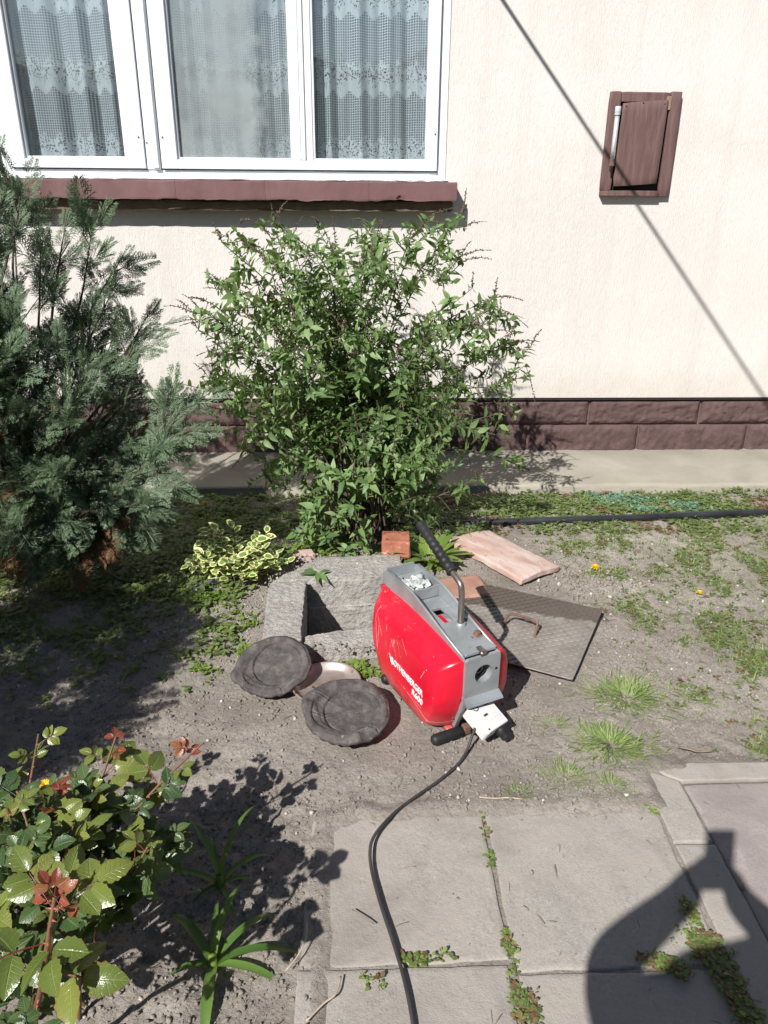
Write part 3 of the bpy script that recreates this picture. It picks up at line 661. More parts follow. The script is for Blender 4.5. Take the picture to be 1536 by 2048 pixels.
cpart('front_rim', [(-.188, 2.335), (.20, 2.395), (.20, 2.545), (-.188, 2.452)], -.12, .045, 303, nu=24, nv=10, amp2=(.010, .012, .010))
cpart('side_rim', [(.115, 2.555), (.215, 2.565), (.215, 2.89), (.135, 2.88)], -.12, .048, 304, nu=8, nv=18)
# shaft walls below, open at the top
cpart('shaft_wall', [(-.30, 2.40), (-.202, 2.40), (-.202, 2.98), (-.30, 2.98)], -.72, -.085, 305, nu=4, nv=16, nw=16)
cpart('shaft_wall', [(-.20, 2.852), (.125, 2.880), (.125, 2.98), (-.20, 2.97)], -.72, -.075, 306, nu=16, nv=4, nw=20, amp2=(.012, .018, .012))
cpart('shaft_wall', [(.126, 2.40), (.22, 2.40), (.22, 2.98), (.126, 2.98)], -.72, -.105, 307, nu=4, nv=16, nw=16)
cpart('shaft_wall', [(-.20, 2.36), (.125, 2.40), (.125, 2.54), (-.20, 2.448)], -.72, -.105, 308, nu=16, nv=4, nw=16)
cpart('shaft_floor', [(-.30, 2.36), (.22, 2.36), (.22, 2.98), (-.30, 2.98)], -.80, -.715, 309)

# ---- half brick, terracotta slabs, tread plate
V, F = rough_block([(-.066, -.055), (.064, -.060), (.062, .06), (-.066, .062)], 0, .082, 14, 12, 10, .004, 22, .005, 401, amp2=(.005, .005, .005))
obj('half_brick', V, F, M_brick, M=Matrix.Translation((.195, 3.15, .040))@Matrix.Rotation(-.06, 4, 'Z'), label='broken red brick on the far corner of the concrete chamber', cat='brick')
V, F = rough_block([(-.245, -.125), (.245, -.118), (.238, .122), (-.236, .115)], 0, .030, 40, 24, 4, .003, 16, .0025, 402, amp2=(.007, .006, .0035), e=.012)
V[:, 2] += .010*np.cos(V[:, 1]/.122*1.45)+.0025*np.sin(V[:, 0]*9)
tx = np.array([.713-.461, 2.881-3.295]); ta = math.atan2(tx[1], tx[0])
obj('terracotta_slab', V, F, M_terra, M=Matrix.Translation((.688, 3.152, .002))@Matrix.Rotation(ta, 4, 'Z')@Matrix.Rotation(-.03, 4, 'X'), label='large pale pink terracotta slab lying on the soil', cat='slab')
V, F = rough_block([(-.10, -.085), (.09, -.10), (.11, .08), (-.09, .09)], 0, .028, 14, 12, 3, .003, 10, .005, 403, amp2=(.010, .010, .003))
obj('terracotta_fragment', V, F, M_terra2, M=Matrix.Translation((.452, 2.838, .008))@Matrix.Rotation(.25, 4, 'Z'), label='small brown terracotta fragment half under the steel plate', cat='fragment')

# tread plate: local x along the long side
pa = math.atan2(-.287, .537); pc = np.array([.602, 2.548])
plate = empty('cover_plate', (pc[0], pc[1], .030), pa, label='rectangular steel tread plate chamber cover with bent rebar handle', cat='cover plate')
plate.rotation_euler = (.012, -.006, pa)
HXp, HYp = .305, .255
V, F = rough_block([(-HXp, -HYp), (HXp, -HYp), (HXp, HYp), (-HXp, HYp)], -.008, 0, 20, 18, 1, .001, 6, .0015, 404, amp2=(.0015, .0015, .002))
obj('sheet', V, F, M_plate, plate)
bars = []
bt = np.array([(-.5, 0, 0), (-.2, -.13, .05), (.2, -.13, .05), (.5, 0, 0), (.2, .13, .05), (-.2, .13, .05), (-.25, 0, .16), (.25, 0, .16)])
bf = np.array([(0, 1, 6), (1, 2, 7), (1, 7, 6), (2, 3, 7), (3, 4, 7), (4, 5, 6), (4, 6, 7), (5, 0, 6)])
px_ = .036
for i in range(int(2*HXp/px_)+1):
    for j in range(int(2*HYp/.018)+1):
        x = -HXp+.016+i*px_+(px_/2 if j % 2 else 0); y = -HYp+.012+j*.018
        if abs(x) > HXp-.016 or abs(y) > HYp-.008: continue
        Mx = np.eye(4); a = math.radians(32); s_ = .0285
        Mx[:3, :3] = np.array([[math.cos(a), -math.sin(a), 0], [math.sin(a), math.cos(a), 0], [0, 0, 1]])*s_; Mx[:3, 3] = (x, y, -.0003+.002*0)
        bars.append((Mx, 0))
merged('raised_tread', bars, {0: (bt, bf, np.zeros(len(bf), int))}, [M_plate], plate, False, kind='stuff')
V, F = tube(spline([(-.028, .004, -.004), (-.030, .010, .022), (-.020, .030, .044), (.010, .036, .048), (.085, .024, .046), (.094, .018, .040), (.095, -.006, .012), (.096, -.012, -.004)], 5), .0052, 10)
obj('rebar_handle', V, F, M_rust, plate, M=Matrix.Translation((.02, -.045, 0)))

# ================================================================== RUBBER DISCS AND TIN PAN
def disc_obj(name, R, seed, M, label, flap, tears):
    na, nr = 200, 60; V, F = [], []
    for i in range(nr+1):
        t = i/nr
        for k in range(na):
            a = 2*math.pi*k/na
            rr = R*(1+.018*math.sin(2*a+seed)+.012*math.sin(5*a+seed*2)+.008*math.sin(11*a))
            df = abs((a-flap+math.pi) % (2*math.pi)-math.pi)
            rr *= 1+.12*math.exp(-(df/.26)**2)                      # squashed lobe at the torn side
            x, y = rr*t*math.cos(a), rr*t*math.sin(a)
            z = .006*smooth(.62, .72, np.array(t))-.010*smooth(.90, 1.0, np.array(t))
            z += .018*math.exp(-(df/.65)**2)*smooth(.45, .95, np.array(t))
            rc = math.hypot(x-.14*R*math.cos(flap+math.pi), y-.14*R*math.sin(flap+math.pi))/R
            z += .004*smooth(.66, .70, np.array(rc))*(1 if df < 2.2 else .3)-.007*math.exp(-((rc-.655)/.014)**2)*(1 if df < 2.0 else .45)   # ring groove of the seat
            for (ta_, t0, t1, bend) in tears:
                if t0 < t < t1:
                    dd = abs((a-ta_-bend*(t-t0)+math.pi) % (2*math.pi)-math.pi)*t
                    z -= .016*math.exp(-(dd/.013)**2)-.004*math.exp(-((dd-.03)/.02)**2)
            V.append((x, y, z))
    V = np.array(V); ang_ = np.arctan2(V[:, 1], V[:, 0]); rad_ = np.hypot(V[:, 0], V[:, 1])/R; low_ = np.cos(ang_-flap-1.15)
    V[:, 2] += .009*smooth(.35, .6, low_)*smooth(.80, .83, rad_+.03*np.sin(ang_*5))
    V[:, 2] += .0032*fbm(V*18+seed, 3, seed)+.0016*fbm(V*120, 3, seed+3)
    for i in range(nr):
        for k in range(na): F.append((i*na+k, i*na+(k+1) % na, (i+1)*na+(k+1) % na, (i+1)*na+k))
    n0 = len(V); low = V[nr*na:].copy()
    l1 = low.copy(); l1[:, 2] -= .012+.004*np.sin(np.arange(na)*.7); l1[:, :2] *= 1.005
    l2 = low.copy(); l2[:, :2] *= .93; l2[:, 2] -= .022; l3 = low.copy(); l3[:, :2] *= .05; l3[:, 2] = -.018
    V = np.concatenate([V, l1, l2, l3]); rings = [nr*na, n0, n0+na, n0+2*na]
    for q in range(3):
        for k in range(na): F.append((rings[q]+k, rings[q]+(k+1) % na, rings[q+1]+(k+1) % na, rings[q+1]+k))
    return obj(name, V, F, M_disc, M=M, label=label, cat='disc', group='torn rubber discs')
disc_obj('rubber_disc', .127, 2, Matrix.Translation((-.278, 2.225, .072))@Matrix.Rotation(.30, 4, 'X')@Matrix.Rotation(.42, 4, 'Z')@Matrix.Rotation(-.14, 4, 'Y')@Matrix.Scale(1.0, 4, (1, 0, 0)),
    'torn dark rubber disc leaning against the concrete chamber corner', 3.0, ((3.35, .55, 1.0, .3), (3.75, .5, 1.0, -.5), (4.6, .8, 1, .2)))
disc_obj('rubber_disc', .136, 5, Matrix.Translation((-.024, 1.982, .068))@Matrix.Rotation(.15, 4, 'X')@Matrix.Rotation(.10, 4, 'Z')@Matrix.Rotation(-.04, 4, 'Y'),
    'torn dark rubber disc nearest the camera beside the red machine', 2.75, ((2.35, .45, 1.0, .35), (3.5, .3, .8, -.6), (5.35, .72, 1.0, .25), (.25, .75, 1, .2)))
# tin pan between them
na = 64; V, F = [], []
prof = [(0, .004), (.03, .004), (.06, .004), (.085, .006), (.098, .012), (.108, .024), (.114, .030), (.119, .031), (.122, .027), (.118, .026), (.110, .020), (.10, .008), (.085, 0), (0, 0)]
for (r, h) in prof:
    for k in range(na):
        a = 2*math.pi*k/na; x, y = r*math.cos(a), r*math.sin(a)*.92
        hh = h+(.0035*max(0, math.sin(x*210))*(r < .088)*(h > .003)*(r > .01) if y < .01 else 0); V.append((x, y, hh+.002*math.sin(3*a)*(r/.12)))
for i in range(len(prof)-1):
    for k in range(na): F.append((i*na+k, i*na+(k+1) % na, (i+1)*na+(k+1) % na, (i+1)*na+k))
obj('tin_pan', V, F, M_pan, M=Matrix.Translation((-.096, 2.180, .006))@Matrix.Rotation(.5, 4, 'Z')@Matrix.Rotation(.05, 4, 'X'), label='round tarnished tin pan half covered by two rubber discs', cat='pan')

# ================================================================== DRAIN CLEANING MACHINE   (local x = across, y = towards its rear, z = up)
mc = empty('drain_machine', (.328, 1.92, 0), math.radians(24.3), label='red drum drain cleaning machine with grey metal frame standing on soil', cat='machine')
def mp(name, VF, mat, parent=mc, smooth=False, **kw): return obj(name, *VF, mat, parent, smooth, **kw)
SEAM = [(.004, .283), (0, .24), (0, .160), (.014, .105), (.046, .024), (.085, .008), (.25, .008), (.425, .010), (.470, .035), (.528, .105), (.545, .17), (.540, .235), (.510, .283), (.38, .296), (.25, .297), (.12, .292)]
FACE = [(.050, .226), (.036, .20), (.034, .135), (.044, .095), (.072, .036), (.110, .024), (.25, .022), (.370, .024), (.400, .052), (.436, .11), (.447, .16), (.442, .208), (.408, .240), (.34, .254), (.24, .257), (.12, .250)]
def ring_points(poly, n=96):
    P = np.array(poly); Q = np.array(spline([*P, P[0]], 12))[:-1]
    Q = .25*Q+.75*np.concatenate([np.linspace(P[i], P[(i+1) % len(P)], 12, endpoint=False) for i in range(len(P))])
    return Q[::2]
def cover(side):
    S, Fc = ring_points(SEAM), ring_points(FACE); n = len(S); c = Fc.mean(0)
    S2 = c+(S-c)*1.006
    lev = [(0.0, 0.0, .0), (0.0, .004, .0), (.05, .018, 0), (.16, .035, 0), (.33, .051, 0), (.53, .065, 0), (.74, .076, 0), (.91, .0828, 0), (1.0, .0850, 0)]
    V, F = [], []
    for s, d, _ in lev:
        R = S2*(1-s)+Fc*s
        for k, (l, u) in enumerate(R):
            dent = .004*math.sin(l*22+u*31)*s*(1-s)*2
            w = -(d+dent); V.append((w if side < 0 else .12-w*.78, l, u))
    for f in (.75, .45, .2, .02):
        R = c+(Fc-c)*f
        for (l, u) in R: V.append(((-.0856 if side < 0 else .12+.0856*.78), l, u))
    m = len(lev)+4
    for i in range(m-1):
        for k in range(n):
            q = (i*n+k, i*n+(k+1) % n, (i+1)*n+(k+1) % n, (i+1)*n+k); F.append(q if side > 0 else q[::-1])
    F.append(tuple(range((m-1)*n, m*n)) if side > 0 else tuple(range((m-1)*n, m*n))[::-1])
    return V, F
covL = mp('side_cover', cover(-1), M_red, smooth=True); covR = mp('side_cover', cover(1), M_red, smooth=True)
mp('cover_corner_tab', rough_block([(-.030, .028), (-.004, .028), (-.004, .075), (-.022, .085)], .004, .020, 4, 4, 2, .001, 9, .003, 5), M_red, covL, True)
mp('cover_corner_tab', rough_block([(-.028, .475), (-.004, .478), (-.004, .530), (-.018, .528)], .277, .290, 4, 4, 2, .001, 9, .003, 6), M_red, covL, True)
for (l, u) in ((.018, .262), (.030, .060), (.515, .255)):
    mp('cover_screw', lathe([(.0050, -.012), (.0045, -.0145), (0, -.0150)], 12, 'x', (0, l, u)), M_steel, covL)
# grooved ridge below the lettering
mp('ridge', tube([(-.0855, .30, .080), (-.0862, .22, .0775), (-.0855, .10, .0735)], .0016, 6), M_red, covL, True)
# casting: perimeter band
B = ring_points(SEAM); n = len(B); c = B.mean(0); V, F = [], []
for (w, k) in ((.0035, .985), (.0035, .995), (.1165, .995), (.1165, .985)):
    for (l, u) in B:
        q = c+(np.array([l, u])-c)*k; V.append((w, max(q[0], .07) if q[1] > .13 else q[0], min(q[1], .262)))
for i in range(3):
    for k in range(n): F.append((i*n+k, i*n+(k+1) % n, (i+1)*n+(k+1) % n, (i+1)*n+k))
mp('perimeter_casting', (V, F), M_alu, smooth=True)
# top channel: side rails, floor with slot, divider, end wall
RAIL = [(-.001, .2835), (.012, .293), (.16, .318), (.29, .345), (.33, .352), (.50, .352), (.532, .338), (.545, .290), (.50, .284), (.38, .297), (.25, .298), (.12, .293)]
mp('rail', prism(RAIL, 'x', -.0030, .0050), M_alu); mp('rail', prism(RAIL, 'x', .1150, .1230), M_alu)
RL = [(.012, .293), (.16, .318), (.29, .345), (.33, .352), (.50, .352)]
for w in (.001, .119): mp('rail_lip', tube([(w, l, u) for l, u in RL], .0045, 8), M_alu, smooth=True)
fl = []
for (w0, w1, l0, l1) in ((.0055, .1145, .004, .188), (.0055, .044, .1885, .278), (.080, .1145, .1885, .278), (.0055, .1145, .2785, .348)):
    fl.append(box(w0, w1, l0, l1, .2935, .3035, .001))
mp('channel_floor', join(fl), M_alu)
mp('slot_liner', join([box(.040, .084, .185, .282, .262, .272)]), M_red)
mp('divider', prism([(.006, .3045), (.1145, .3045), (.1145, .346), (.06, .340), (.006, .346)], 'y', .3485, .3555), M_alu)
mp('pocket_floor', box(.006, .1145, .356, .532, .300, .310, .001), M_alu)
mp('end_wall', prism([(.006, .3105), (.1145, .3105), (.1145, .349), (.006, .349)], 'y', .5245, .533), M_alu)
# crumpled plastic wad in the rear pocket
U, Fq = box_grid(lin(7), lin(7), lin(5)); P = (U-.5)*np.array([.062, .075, .036]); P *= (1+.55*fbm(U*7, 3, 77))[:, None]; P += vfbm(U*9, 2, 71)*.012
obj('crumpled_wrap', P, Fq, surf('crumpled_wrap', [(.3, (.30, .33, .32)), (.7, (.58, .60, .58))], 40, .25, .6, .004, 60), smooth=False, M=Matrix.Translation((.328, 1.92, 0))@Matrix.Rotation(math.radians(24.3), 4, 'Z')@Matrix.Translation((.060, .405, .322)), label='crumpled clear wrap lying in the rear channel of the red machine', cat='wrap')
# front plate with the round outlet
def plate_hole(w0, w1, u0, u1, cw, cu_, r, l0, l1, n=48):
    V, F = [], []
    for l in (l0, l1):
        for k in range(n):
            a = 2*math.pi*(k+.5)/n; dx, dz = math.cos(a), math.sin(a)
            V.append((cw+r*dx, l, cu_+r*dz))
        for k in range(n):
            a = 2*math.pi*(k+.5)/n; dx, dz = math.cos(a), math.sin(a)
            t = min(((w1-cw)/dx if dx > 0 else (w0-cw)/dx) if abs(dx) > 1e-6 else 9, ((u1-cu_)/dz if dz > 0 else (u0-cu_)/dz) if abs(dz) > 1e-6 else 9)
            V.append((cw+t*dx, l, cu_+t*dz))
    for k in range(n):
        j = (k+1) % n
        F += [(k, j, n+j, n+k), (2*n+k, 3*n+k, 3*n+j, 2*n+j), (n+k, n+j, 3*n+j, 3*n+k), (k, 2*n+k, 2*n+j, j)]
    return V, F
mp('front_plate', plate_hole(-.002, .122, .150, .2925, .064, .229, .0315, -.012, -.0005), M_alu)
mp('outlet_bore', lathe([(.0312, -.011), (.0305, .018), (.0290, .022), (.0290, .06), (0, .06)], 32, 'y', (.064, 0, .229)), M_alu, smooth=True)
mp('outlet_ring', lathe([(.0235, .030), (.0235, .010), (.0200, .007), (.0170, .012), (.0165, .05)], 32, 'y', (.063, 0, .230)), M_rubber, smooth=True)
mp('outlet_sleeve', lathe([(.0164, .030), (.0160, .014), (.0130, .012), (.0115, .018), (.0110, .05), (0, .051)], 24, 'y', (.063, 0, .230)), M_steel, smooth=True)
mp('plate_hole', lathe([(0, -.0125), (.0048, -.0125), (.0048, -.0118)], 14, 'y', (.109, 0, .236)), M_black)
mp('notch', rough_block([(.052, -.013), (.072, -.013), (.070, .022), (.054, .022)], .2930, .3082, 5, 5, 2, .0012, 30, .003, 12), M_steel, smooth=True)
# flange under the plate, lower apron
mp('flange', prism([(-.001, .158), (-.001, .146), (-.034, .134), (-.040, .140), (-.036, .146), (-.013, .157)], 'x', -.004, .124), M_alu)
mp('lower_apron', prism([(-.002, .1455), (.016, .105), (.050, .028), (.046, .012), (.034, .014), (.000, .100), (-.012, .1405)], 'x', -.003, .010), M_alu)
mp('lower_apron', prism([(-.002, .1455), (.016, .105), (.050, .028), (.046, .012), (.034, .014), (.000, .100), (-.012, .1405)], 'x', .110, .123), M_alu)
mp('lower_panel', prism([(.004, .146), (.018, .105), (.052, .026), (.058, .030), (.024, .107), (.010, .146)], 'x', .0105, .1095), M_alu)
# bolts
def bolt(w, l, u, r, h):
    V, F = lathe([(r*1.5, 0), (r*1.5, .0025), (r, .0026), (r, h), (r*.8, h+.001), (0, h+.001)], 6 if True else 12, 'z', (w, l, u)); mp('bolt', (V, F), M_rust)
bolt(.098, .083, .3034, .0105, .012); bolt(.073, .076, .3034, .0030, .004)
# handle: steel rod and ribbed grip
hpt = spline([(.082, .156, .300), (.0815, .157, .37), (.081, .158, .415), (.0805, .166, .443), (.080, .190, .456), (.080, .222, .466)], 6)
hd = mp('handle', tube(hpt, .0098, 12), M_steel, smooth=True)
mp('handle_socket', lathe([(.017, .3036), (.0165, .311), (.0125, .314), (.0110, .3142)], 20, 'z', (.082, .156, 0)), M_alu, smooth=True)
gp, gr = [], []
for i in range(61):
    t = i/60; gp.append((.080, .214+.218*t, .463+.083*t)); rr = .0172+.0014*math.sin(t*60)*(1 if t < .62 else .35)
    if i in (0, 60): rr = .012
    if i in (1, 2): rr = .0195
    gr.append(rr)
mp('grip', tube(gp, gr, 16), M_rubber, hd, True)
# feet: cross rods with rubber sleeves
for (l, w0, w1) in ((.004, -.100, .150), (.352, -.098, .150)):
    ft = mp('foot_rod', tube([(w0+.07, l, .0225), (w1-.07, l, .0225)], .009, 10), M_rust, smooth=True)
    for (a, b) in ((w0, w0+.108), (w1, w1-.095)):
        s = 1 if b > a else -1
        mp('foot_sleeve', tube([(a, l, .0225), (a+s*.004, l, .0225), (a+s*.012, l, .0225), (b-s*.003, l, .0225), (b, l, .0225)], [.009, .015, .0178, .0178, .013], 14), M_rubber, ft, True)
    mp('foot_bracket', box(.012, .108, l-.010, l+.012, .010, .040, .002), M_rust, ft)
# switch box hanging from the flange
e1 = np.array([.104, .030, 0]); e1 /= np.linalg.norm(e1); e2 = np.array([.020, -.075, -.040]); e2 -= e1*(e1@e2); e2 /= np.linalg.norm(e2); e3 = np.cross(e1, e2); e3 = -e3 if e3[2] < 0 else e3
p0 = np.array([.006, -.022, .128]); Mb = Matrix([[e1[0], -e2[0], e3[0], p0[0]], [e1[1], -e2[1], e3[1], p0[1]], [e1[2], -e2[2], e3[2], p0[2]], [0, 0, 0, 1]])
sb = mp('switch_box', box(0, .096, -.098, 0, -.048, 0, .004), M_wbox, M=Mb)
mp('box_lid', box(.003, .093, -.0975, -.066, -.046, .0018, .002), M_wbox, sb)
mp('rocker_switch', box(.030, .046, -.050, -.043, -.001, .0025, .001), M_cable, sb)
mp('cable_clip', tube([(.022+.010*math.cos(a), -.012+.010*math.sin(a), .002) for a in np.linspace(3.3, 6.6, 10)], .0014, 6), M_rubber, sb, True)
mp('cable_clip', tube([(.066+.010*math.cos(a), -.012+.010*math.sin(a), .002) for a in np.linspace(3.3, 6.6, 10)], .0014, 6), M_rubber, sb, True)
mp('box_screw', lathe([(.0035, .0018), (.0030, .0030), (0, .0032)], 10, 'z', (.012, -.088, 0)), M_steel, sb)
mp('plug', lathe([(0, -.135), (.012, -.135), (.0155, -.131), (.0155, -.118), (.0185, -.116), (.0185, -.098)], 18, 'y', (.070, 0, -.030)), M_rubber, sb, True)
mp('cable_gland', lathe([(.014, 0), (.014, -.012), (.011, -.014), (.011, -.026), (0, -.026)], 14, 'z', (.018, -.055, -.048)), M_rubber, sb, True)
# lettering on the near cover
def text_mesh(body, size, boldness, extrude=.0006):
    cu = bpy.data.curves.new('lettering', 'FONT'); cu.body = body; cu.size = size; cu.offset = boldness; cu.extrude = extrude; cu.resolution_u = 4
    o = bpy.data.objects.new('tmp', cu); COL.objects.link(o); dg = bpy.context.evaluated_depsgraph_get()
    me = bpy.data.meshes.new_from_object(o.evaluated_get(dg)); bpy.data.objects.remove(o); me.materials.clear(); me.materials.append(M_letter); return me
def place_text(body, l0, l1, u, caph):
    me = text_mesh(body, 1.0, .006, 0.02); co = np.zeros(len(me.vertices)*3); me.vertices.foreach_get('co', co); co = co.reshape(-1, 3)
    lo, hi = co.min(0), co.max(0); co[:, 0] = (co[:, 0]-lo[0])/(hi[0]-lo[0])*(l0-l1); co[:, 1] = (co[:, 1]-lo[1])/(hi[1]-lo[1])*caph; co[:, 2] *= .03
    out = np.column_stack([-.0862-co[:, 2], l0-co[:, 0], u+co[:, 1]]); me.vertices.foreach_set('co', out.astype(np.float32).ravel()); me.update()
    link('lettering', me, covL)
place_text('ROTHENBERGER', .306, .094, .119, .0235); place_text('R600', .160, .093, .087, .0225)
mp('logo_swoosh', tube([(-.0866, .318-.012*t-.010*t*t, .148-.040*t+.010*t*t) for t in np.linspace(0, 1, 12)], [.0006+.0018*t for t in np.linspace(0, 1, 12)], 6), M_letter, covL, True)
# power cable: from under the switch box across the paving
Rz = np.array([[math.cos(math.radians(24.3)), -math.sin(math.radians(24.3))], [math.sin(math.radians(24.3)), math.cos(math.radians(24.3))]])
def to_m(p): q = Rz.T@(np.array(p[:2])-np.array([.328, 1.92])); return (q[0], q[1], p[2])
wpts = [(.364, 1.875, .075), (.352, 1.862, .045), (.335, 1.835, .020), (.300, 1.785, .012), (.230, 1.715, .012), (.155, 1.650, .014), (.095, 1.585, .020), (.050, 1.520, .022), (.036, 1.470, .022), (.040, 1.400, .020), (.060, 1.300, .020), (.080, 1.220, .020), (.100, 1.130, .019), (.112, 1.040, .019), (.118, .93, .019), (.16, .75, .018), (.30, .55, .018), (.42, .2, .015), (.45, -.4, .01)]
mp('power_cable', tube(spline([to_m(p) for p in wpts], 8), .0043, 10), M_cable, smooth=True)

# ================================================================== HOSE
V, F = tube(spline([(-.2, 3.62, -.01), (.15, 3.56, -.004), (.45, 3.53, .006), (.741, 3.525, .022), (1.05, 3.535, .024), (1.4, 3.560, .022), (1.8, 3.592, .022), (2.17, 3.618, .022), (2.8, 3.66, .02), (4.0, 3.7, .015)], 10), .0175, 12)
V[:, 2] += .003*fbm(V*6, 2, 5)
obj('hose', V-np.array([.74, 3.52, 0]), F, M_hose, M=Matrix.Translation((.74, 3.52, 0)), label='black plastic hose lying along the foot of the house wall', cat='hose')

# ================================================================== SHRUBS AND PLANTS
def stems_obj(name, tubes, mat, parent, inv=None, **kw):
    V, F = join(tubes); off = np.array(parent.matrix_world.translation) if parent else 0
    return obj(name, V-off, F, mat, parent, True, **kw)
def unit(v): v = np.asarray(v, float); return v/(np.linalg.norm(v)+1e-12)
def rvec(s=1.0): return NR.normal(0, s, 3)

# ---- tall leafy shrub in front of the house, with last year's brown flower spikes
bud = empty('flowering_shrub', (.06, 3.42, 0), label='tall leafy green shrub with dry brown flower spikes under the window', cat='shrub'); bpy.context.view_layer.update()
T_bud = {0: leaf_t([.02, .15, .205, .18, .11, .01], .25, .22), 1: leaf_t([.02, .17, .23, .18, .10, .01], .15, .50), 2: leaf_t([.02, .13, .19, .17, .095, .01], .35, .12)}
items, tubes, spikes = [], [], []
def add_leafy(path, r0, node_gap, lsize, start=.2, tipboost=True):
    path = [np.asarray(p) for p in path]; n = len(path)
    seg = [np.linalg.norm(path[i+1]-path[i]) for i in range(n-1)]; L = sum(seg)
    s = L*start; ang = NR.uniform(0, 6.28)
    while s < L:
        acc = 0
        for i in range(n-1):
            if acc+seg[i] >= s: break
            acc += seg[i]
        t = (s-acc)/seg[i]; p = path[i]*(1-t)+path[i+1]*t; d = unit(path[i+1]-path[i])
        a = np.cross(d, [0, 0, 1]) if abs(d[2]) < .95 else np.array([1., 0, 0]); a = unit(a); b = np.cross(d, a)
        for k in (0, 1):
            th = ang+k*math.pi; o = a*math.cos(th)+b*math.sin(th)
            dr = unit(o*1.0+d*NR.uniform(.35, .9)+np.array([0, 0, -.12])+rvec(.12)); nm = unit(d*1.0+np.array([0, 0, .8])-o*.3+rvec(.15))
            sz = lsize*(.5+.95*NR.random()**1.3)*(1.0 if s < L*.85 else .8)
            items.append((basis(p, dr, nm, sz), int(NR.integers(0, 3))))
        ang += math.pi/2+NR.normal(0, .2); s += node_gap*NR.uniform(.75, 1.3)
    for k in range(3): items.append((basis(path[-1], unit(path[-1]-path[-2]+rvec(.45)), rvec(), lsize*NR.uniform(.4, .75)), int(NR.integers(0, 3))))
def spike(p, d, L):
    d = unit(d); pts = [p+d*L*t+np.array([0, 0, -.30*L*t*t]) for t in np.linspace(0, 1, 6)]
    spikes.append(tube(pts, [.0016, .0015, .0013, .0011, .0009, .0006], 4, False))
    for i in range(int(L/.0052)):
        t = NR.uniform(.12, 1); q = p+d*L*t+np.array([0, 0, -.30*L*t*t]); o = unit(rvec()+d*.6); ln = NR.uniform(.006, .016)*(1.25-t)
        spikes.append(tube([q, q+o*ln*.6, q+o*ln], [.0012, .0030, .0009], 3, False))
base = np.array([.06, 3.42, 0])
ENDS = []
for k in range(4000):
    x = NR.uniform(-.80, .92); z = NR.uniform(.40, 1.52); y = NR.uniform(3.08, 4.15)
    top = 1.52-.10*max(0, x-.35)/.3-.42*max(0, abs(x-.0)-.48)/.35
    ex = abs((x-.05)/.84)
    if z > top or (z < .62 and ex > .62) or ((y-3.55)/.55)**2+ex**2*.7 > 1.05: continue
    p = np.array([x, y, z])
    if all(np.linalg.norm((p-q)*np.array([1, .55, 1])) > .148 for q in ENDS): ENDS.append(p)
    if len(ENDS) >= 84: break
for e in ENDS:
    b0 = base+np.array([NR.uniform(-.13, .13), NR.uniform(-.12, .14), 0]); h = e-b0
    mid = b0+h*np.array([.22, .22, .50])+rvec(.04); m2 = b0+h*np.array([.58, .58, .84])+rvec(.05)
    path = spline([b0, mid, m2, e], 6); r = NR.uniform(.003, .0068)
    tubes.append(tube(path, [r*(1-.72*i/(len(path)-1)) for i in range(len(path))], 5, False))
    add_leafy(path, r, .030, .050, .44)
    for q in range(int(NR.integers(7, 11))):
        i = int(NR.integers(6, len(path)-1)); p = path[i]; dm = unit(path[i+1]-path[i])
        out = np.array([p[0]-.06, p[1]-3.42, 0]); d = unit(dm*.35+unit(out+rvec(.15))*.45+rvec(.55)+np.array([0, 0, .10])); Ls = NR.uniform(.08, .20)
        sp_ = spline([p, p+d*Ls*.5+rvec(.012), p+d*Ls+np.array([0, 0, -.025])], 4); tubes.append(tube(sp_, [.0020]*4+[.0016]*(len(sp_)-5)+[.001], 4, False)); add_leafy(sp_, .002, .020, .046, .12)
        if p[2] > .6 and NR.random() < .30: spike(sp_[-1], d+np.array([0, 0, .2]), NR.uniform(.07, .13))
    if e[2] > .85 or abs(e[0]) > .5:
        for q in range(int(NR.integers(1, 3))): spike(e, unit(h)*.6+rvec(.4)+np.array([0, 0, .1]), NR.uniform(.09, .16))
for (x, y, z, dx, dz) in ((-.78, 3.55, 1.05, -1, .35), (-.72, 3.5, .95, -1, .1), (-.74, 3.55, 1.16, -1, .5), (-.66, 3.6, .88, -1, -.1), (.50, 3.6, 1.44, 1, .1), (.80, 3.6, 1.14, 1, .1), (.82, 3.55, 1.05, 1, -.05), (.84, 3.6, .95, 1, .3), (-.50, 3.6, 1.30, -.5, .8), (-.28, 3.5, 1.46, -.2, 1), (.10, 3.55, 1.5, .1, 1), (.30, 3.5, 1.5, .3, 1), (.62, 3.6, 1.34, .8, .4), (-.08, 3.5, 1.48, -.1, 1)):
    for q in range(2):
        st = np.array([x, y, z])-unit([dx, 0, dz])*.16+rvec(.02); tubes.append(tube([st-np.array([dx*.12, -.02, .1]), st], .0016, 4, False)); spike(st, np.array([dx, NR.normal(0, .3), dz])+rvec(.18), NR.uniform(.12, .20))
        add_leafy([st-np.array([dx*.14, -.02, .12]), st-np.array([dx*.06, 0, .04]), st], .002, .03, .055, .1)
for k in range(105):                                          # low skirt of leafy shoots round the foot
    a = NR.uniform(0, 6.28); r_ = NR.uniform(.08, .34); p = base+np.array([r_*math.cos(a)-.03, r_*math.sin(a)*.8-.06, NR.uniform(.02, .42)])
    d = unit([math.cos(a), math.sin(a), .7]+rvec(.3)); sp_ = [p, p+d*.05, p+d*.10]; add_leafy(sp_, .002, .022, .056, .1); tubes.append(tube(sp_, .0017, 4, False))
